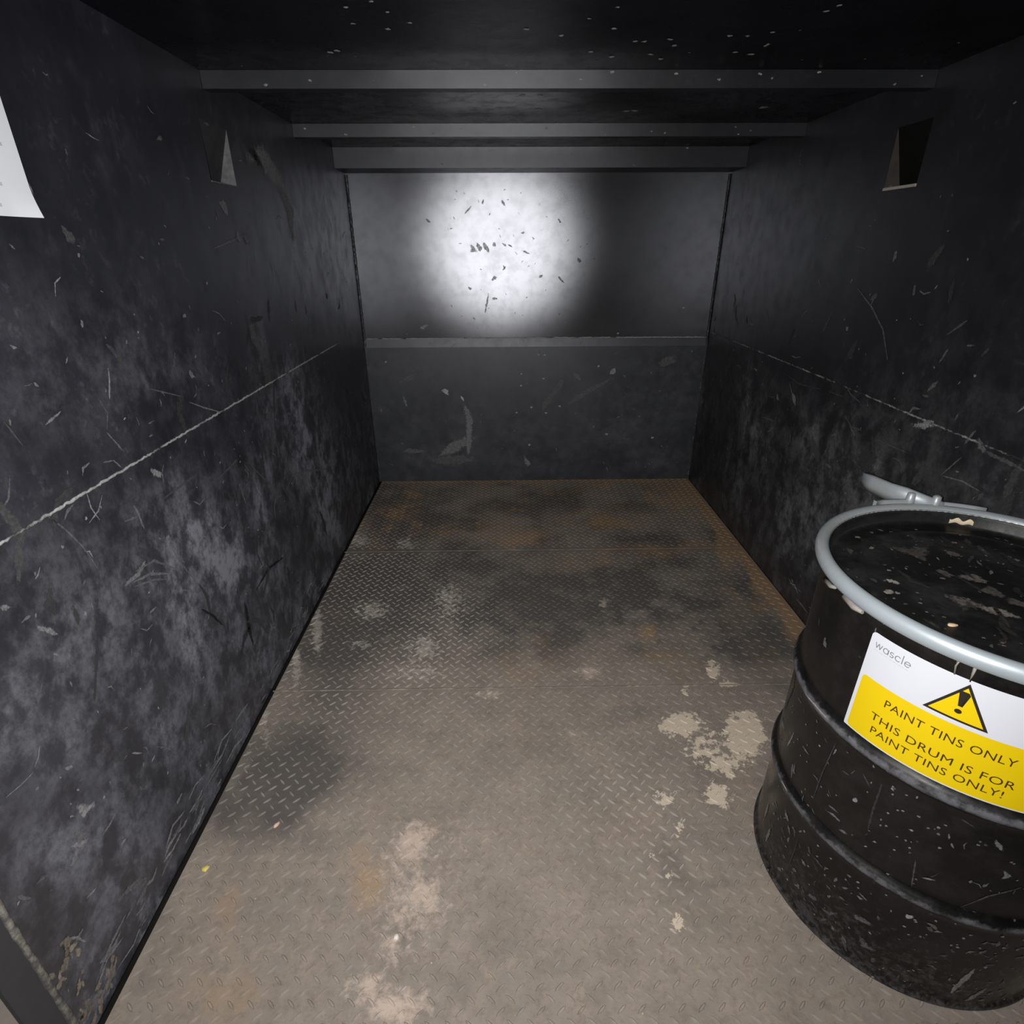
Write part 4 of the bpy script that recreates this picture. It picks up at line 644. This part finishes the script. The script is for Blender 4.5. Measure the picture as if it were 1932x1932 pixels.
for p in ((1.118,1.400),(1.172,1.376)):
    mb = MB(); mb.tube([(p[0],p[1],zc-.004),(p[0],p[1],zc+.020),(p[0],p[1],zc+.040),(p[0],p[1],zc+.043)], [.012,.012,.010,.005], 10)
    for i in range(len(mb.v)): mb.at.setdefault('grime', {})[i] = .8
    mb.build('hinge_pin', M_ZINC, band)
# dried paint below the band and on the far inner lip
for tone, w, pts in DRIPS:
    mb = MB(); P = [pD(u, min(v, .934), .003) for u, v in pts]; r0 = max(.003, min(w*.42, .010))
    k = len(P); mb.tube(P, [r0*(1-.55*i/(k-1)) for i in range(k)], 8)
    mb.build('dried_paint', M_PAINTBLOB, drum)
mb = MB(); N = 12
g = [[mb.vert(on_band(62+9*i/N, .3385-.0012*math.sin(math.pi*j/4), lz+.010+.0022*math.sin(i*.9)+.015*j/4*(.65+.35*math.sin(i*.55+.4)**2))) for j in range(5)] for i in range(N+1)]
for i in range(N):
    for j in range(4): mb.face((g[i][j],g[i+1][j],g[i+1][j+1],g[i][j+1]), 0, True)
mb.build('dried_paint', simple('dried_tan_paint', (.62,.50,.36), .6, var=.3, scale=90), drum)

# ---- label
def flat(name, col, rough=.45, spec=.35): return simple(name, col, rough, 0, spec, .03, 12)
M_WHITE = flat('white_label_vinyl', (.56,.57,.62)); M_YEL = flat('yellow_label_ink', (.66,.47,.002)); M_INK = flat('black_label_ink', (.022,.017,.012)); M_GREY = flat('grey_label_ink', (.20,.20,.23)); M_INKBR = flat('brown_black_lettering', (.055,.028,.006))
def pV(u, v, h):
    th = u/.3475; r = .3474 + h; return (DX+r*math.cos(th), DY+r*math.sin(th), v)
def rrect(u0, u1, z0, z1, r, corners=(1,1,1,1)):
    P = []
    for (cx, cz, a0, on) in ((u1-r,z1-r,0,corners[0]),(u0+r,z1-r,90,corners[1]),(u0+r,z0+r,180,corners[2]),(u1-r,z0+r,270,corners[3])):
        if on: P += [(cx+r*math.cos(math.radians(a0+t)), cz+r*math.sin(math.radians(a0+t))) for t in range(0,91,15)]
        else: P.append((cx+r*(1 if a0 in (0,270) else -1), cz+r*(1 if a0 < 180 else -1)))
    return P
def decal(name, polys, h, mat, parent, thick=.0006):
    """flat printed shapes bent round the drum; polys are outlines (u,z), sliced so that they follow the curve"""
    bm = bmesh.new()
    for poly in polys:
        vs = [bm.verts.new((u, z, 0)) for u, z in poly]; bm.faces.new(vs)
    u0 = min(p[0] for q in polys for p in q); u1 = max(p[0] for q in polys for p in q)
    k = u0+.004
    while k < u1:
        bmesh.ops.bisect_plane(bm, geom=bm.verts[:]+bm.edges[:]+bm.faces[:], plane_co=(k,0,0), plane_no=(1,0,0)); k += .004
    bmesh.ops.triangulate(bm, faces=bm.faces[:])
    bm.verts.index_update(); mb = MB()
    for v in bm.verts: mb.vert(pV(v.co.x, v.co.y, h))
    for f in bm.faces: mb.face([v.index for v in f.verts], 0, True)
    bm.free(); return mb.build(name, mat, parent)
label = decal('warning_label', [rrect(UMIN, UMAX, ZLO, ZHI, .010)], .0, M_WHITE, drum); label['label'] = 'white and yellow warning label'
decal('yellow_panel', [rrect(UMIN+.0078, UMAX-.0078, ZLO+.0085, .793, .009)], .0005, M_YEL, label)
TA, TL, TR = (-.8187,.8895), (-.8712,.8030), (-.7690,.8025)
def inset(k): c = (sum(p[0] for p in (TA,TL,TR))/3, sum(p[1] for p in (TA,TL,TR))/3); return [(c[0]+(p[0]-c[0])*k, c[1]+(p[1]-c[1])*k) for p in (TA,TL,TR)]
decal('warning_triangle', [inset(1.0)], .0010, M_INK, label)
decal('triangle_field', [inset(.835)], .0014, M_YEL, label)
ec = TA[0]-.001
decal('exclamation_mark', [[(ec-.0085,.8655),(ec-.0055,.8705),(ec+.0055,.8705),(ec+.0085,.8655),(ec+.0035,.8365),(ec-.0035,.8365)], [(ec+.0058*math.cos(t*math.pi/6), .8250+.0052*math.sin(t*math.pi/6)) for t in range(12)]], .0018, M_INK, label)
def text(name, body, u0, u1, z, cap, mat, h=.0010):
    cu = bpy.data.curves.new('t', 'FONT'); cu.body = body; cu.size = 1.0; cu.resolution_u = 3; cu.space_character = 1.06
    to = bpy.data.objects.new('t', cu); COL.objects.link(to); bpy.context.view_layer.update()
    me = bpy.data.meshes.new_from_object(to.evaluated_get(bpy.context.evaluated_depsgraph_get()))
    X = [v.co.x for v in me.vertices]; Y = [v.co.y for v in me.vertices]; xa, xb = min(X), max(X); ca = max(Y)
    mb = MB(); dz = z if not isinstance(z, tuple) else None
    for v in me.vertices:
        s = (v.co.x-xa)/(xb-xa); zz = z if dz is not None else z[0]+(z[1]-z[0])*s
        mb.vert(pV(u0+(u1-u0)*s, zz + v.co.y/ca*cap, h))
    for p in me.polygons: mb.face(p.vertices)
    bpy.data.objects.remove(to); bpy.data.curves.remove(cu); bpy.data.meshes.remove(me)
    return mb.build(name, mat, label)
text('lettering', 'PAINT TINS ONLY', -.9285, -.7135, (.7505,.7475), .0185, M_INKBR)
text('lettering', 'THIS DRUM IS FOR', -.9455, -.7005, (.7060,.6960), .0180, M_INKBR)
text('lettering', 'PAINT TINS ONLY!', -.9370, -.7110, (.6730,.6690), .0175, M_INKBR)
# the thin grey wordmark, drawn as strokes
def stroke_polys(lines, w):
    out = []
    for L in lines:
        for (a, b) in zip(L[:-1], L[1:]):
            dx, dy = b[0]-a[0], b[1]-a[1]; l = math.hypot(dx,dy) or 1e-9; nx, ny = -dy/l*w/2, dx/l*w/2; ex, ey = dx/l*w*.25, dy/l*w*.25
            out.append([(a[0]-ex+nx,a[1]-ey+ny),(a[0]-ex-nx,a[1]-ey-ny),(b[0]+ex-nx,b[1]+ey-ny),(b[0]+ex+nx,b[1]+ey+ny)])
    return out
def arc(cx, cy, rx, ry, a0, a1, n=14): return [(cx+rx*math.cos(math.radians(a0+(a1-a0)*i/n)), cy+ry*math.sin(math.radians(a0+(a1-a0)*i/n))) for i in range(n+1)]
G = {'w': (1.35, [[(0,1),(.33,0),(.66,1),(.99,0),(1.32,1)]]), 'a': (1.0, [arc(.48,.5,.48,.5,0,360,20), [(.96,1),(.96,0)]]),
     's': (.72, [arc(.34,.75,.3,.25,30,270,10)+arc(.34,.25,.32,.25,90,-150,10)]), 'c': (.9, [arc(.5,.5,.5,.5,45,315,16)]),
     'l': (.22, [[(.08,1.7),(.08,0)]]), 'e': (1.0, [[(.02,.52),(.98,.52)]+arc(.5,.5,.48,.5,0,315,18)])}
lines = []; x = 0
for chx in 'wascle':
    wv, st = G[chx]; lines += [[(px+x, py) for px, py in L] for L in st]; x += wv+.30
sc_ = (.9040+0-.9830+.0)/1; u_a, u_b = -.9815, -.9105; xh = .0112
def put(p): s = p[0]/(x-.3); return (u_a+(u_b-u_a)*s, .8660-.0025*s+p[1]*xh)
decal('wordmark', stroke_polys([[put(p) for p in L] for L in lines], .0018), .0006, M_GREY, label)
tl_ = []; px = 0
while px < 1:
    w = random.uniform(.03,.09); tl_.append([(u_a+(u_b-u_a)*px, .8600-.0025*px),(u_a+(u_b-u_a)*min(1,px+w), .8600-.0025*px)]); px += w+.025
decal('tagline', stroke_polys(tl_, .0011), .0006, flat('pale_grey_label_ink', (.42,.42,.46)), label)

# ---------------------------------------------------------------- loose flakes
def flake(name, label_, cat, c, r, hgt, col, seed, z0=.0, n=9, rz=0, asp=1.0):
    rd = random.Random(seed); mb = MB(); lo_, hi = [], []
    for k in range(n):
        a = 2*math.pi*k/n; q = r*rd.uniform(.75,1.15); dx, dy = q*math.cos(a), q*math.sin(a)*asp
        x, y = dx*math.cos(rz)-dy*math.sin(rz), dx*math.sin(rz)+dy*math.cos(rz)
        lo_.append(mb.vert((c[0]+x, c[1]+y, z0))); hi.append(mb.vert((c[0]+x*.82, c[1]+y*.82, z0+hgt*rd.uniform(.8,1.2))))
    top = mb.vert((c[0], c[1], z0+hgt*1.25))
    for k in range(n): mb.face((lo_[k],lo_[(k+1)%n],hi[(k+1)%n],hi[k])); mb.face((hi[k],hi[(k+1)%n],top), 0, True)
    mb.face(lo_[::-1])
    o = mb.build(name, simple(name+'_'+str(seed), col, .6, var=.12, scale=50)); return tag(o, label_, cat)
flake('paint_chip', 'round yellow chip lying on the tread plate floor near the left wall', 'chip', (-.8693,1.0321), .0105, .003, (.62,.52,.14), 1, .0008, 11)
flake('paint_chip', 'small peach-coloured paint flake on the dark greasy floor patch', 'chip', (-.7140,1.1630), .0115, .004, (.60,.42,.32), 2, .0012, 8, 1.1, .6)
flake('paint_chip', 'white paint flake on the pinkish dusty floor near the front', 'chip', (-.2919,.8456), .0085, .004, (.62,.57,.52), 3, .0010, 8)
flake('paint_chip', 'beige paint flake lying on the black drum lid', 'chip', (DX-.1943,DY-.1154), .0105, .003, (.55,.40,.25), 4, lz+.0006, 9, .2, .6)
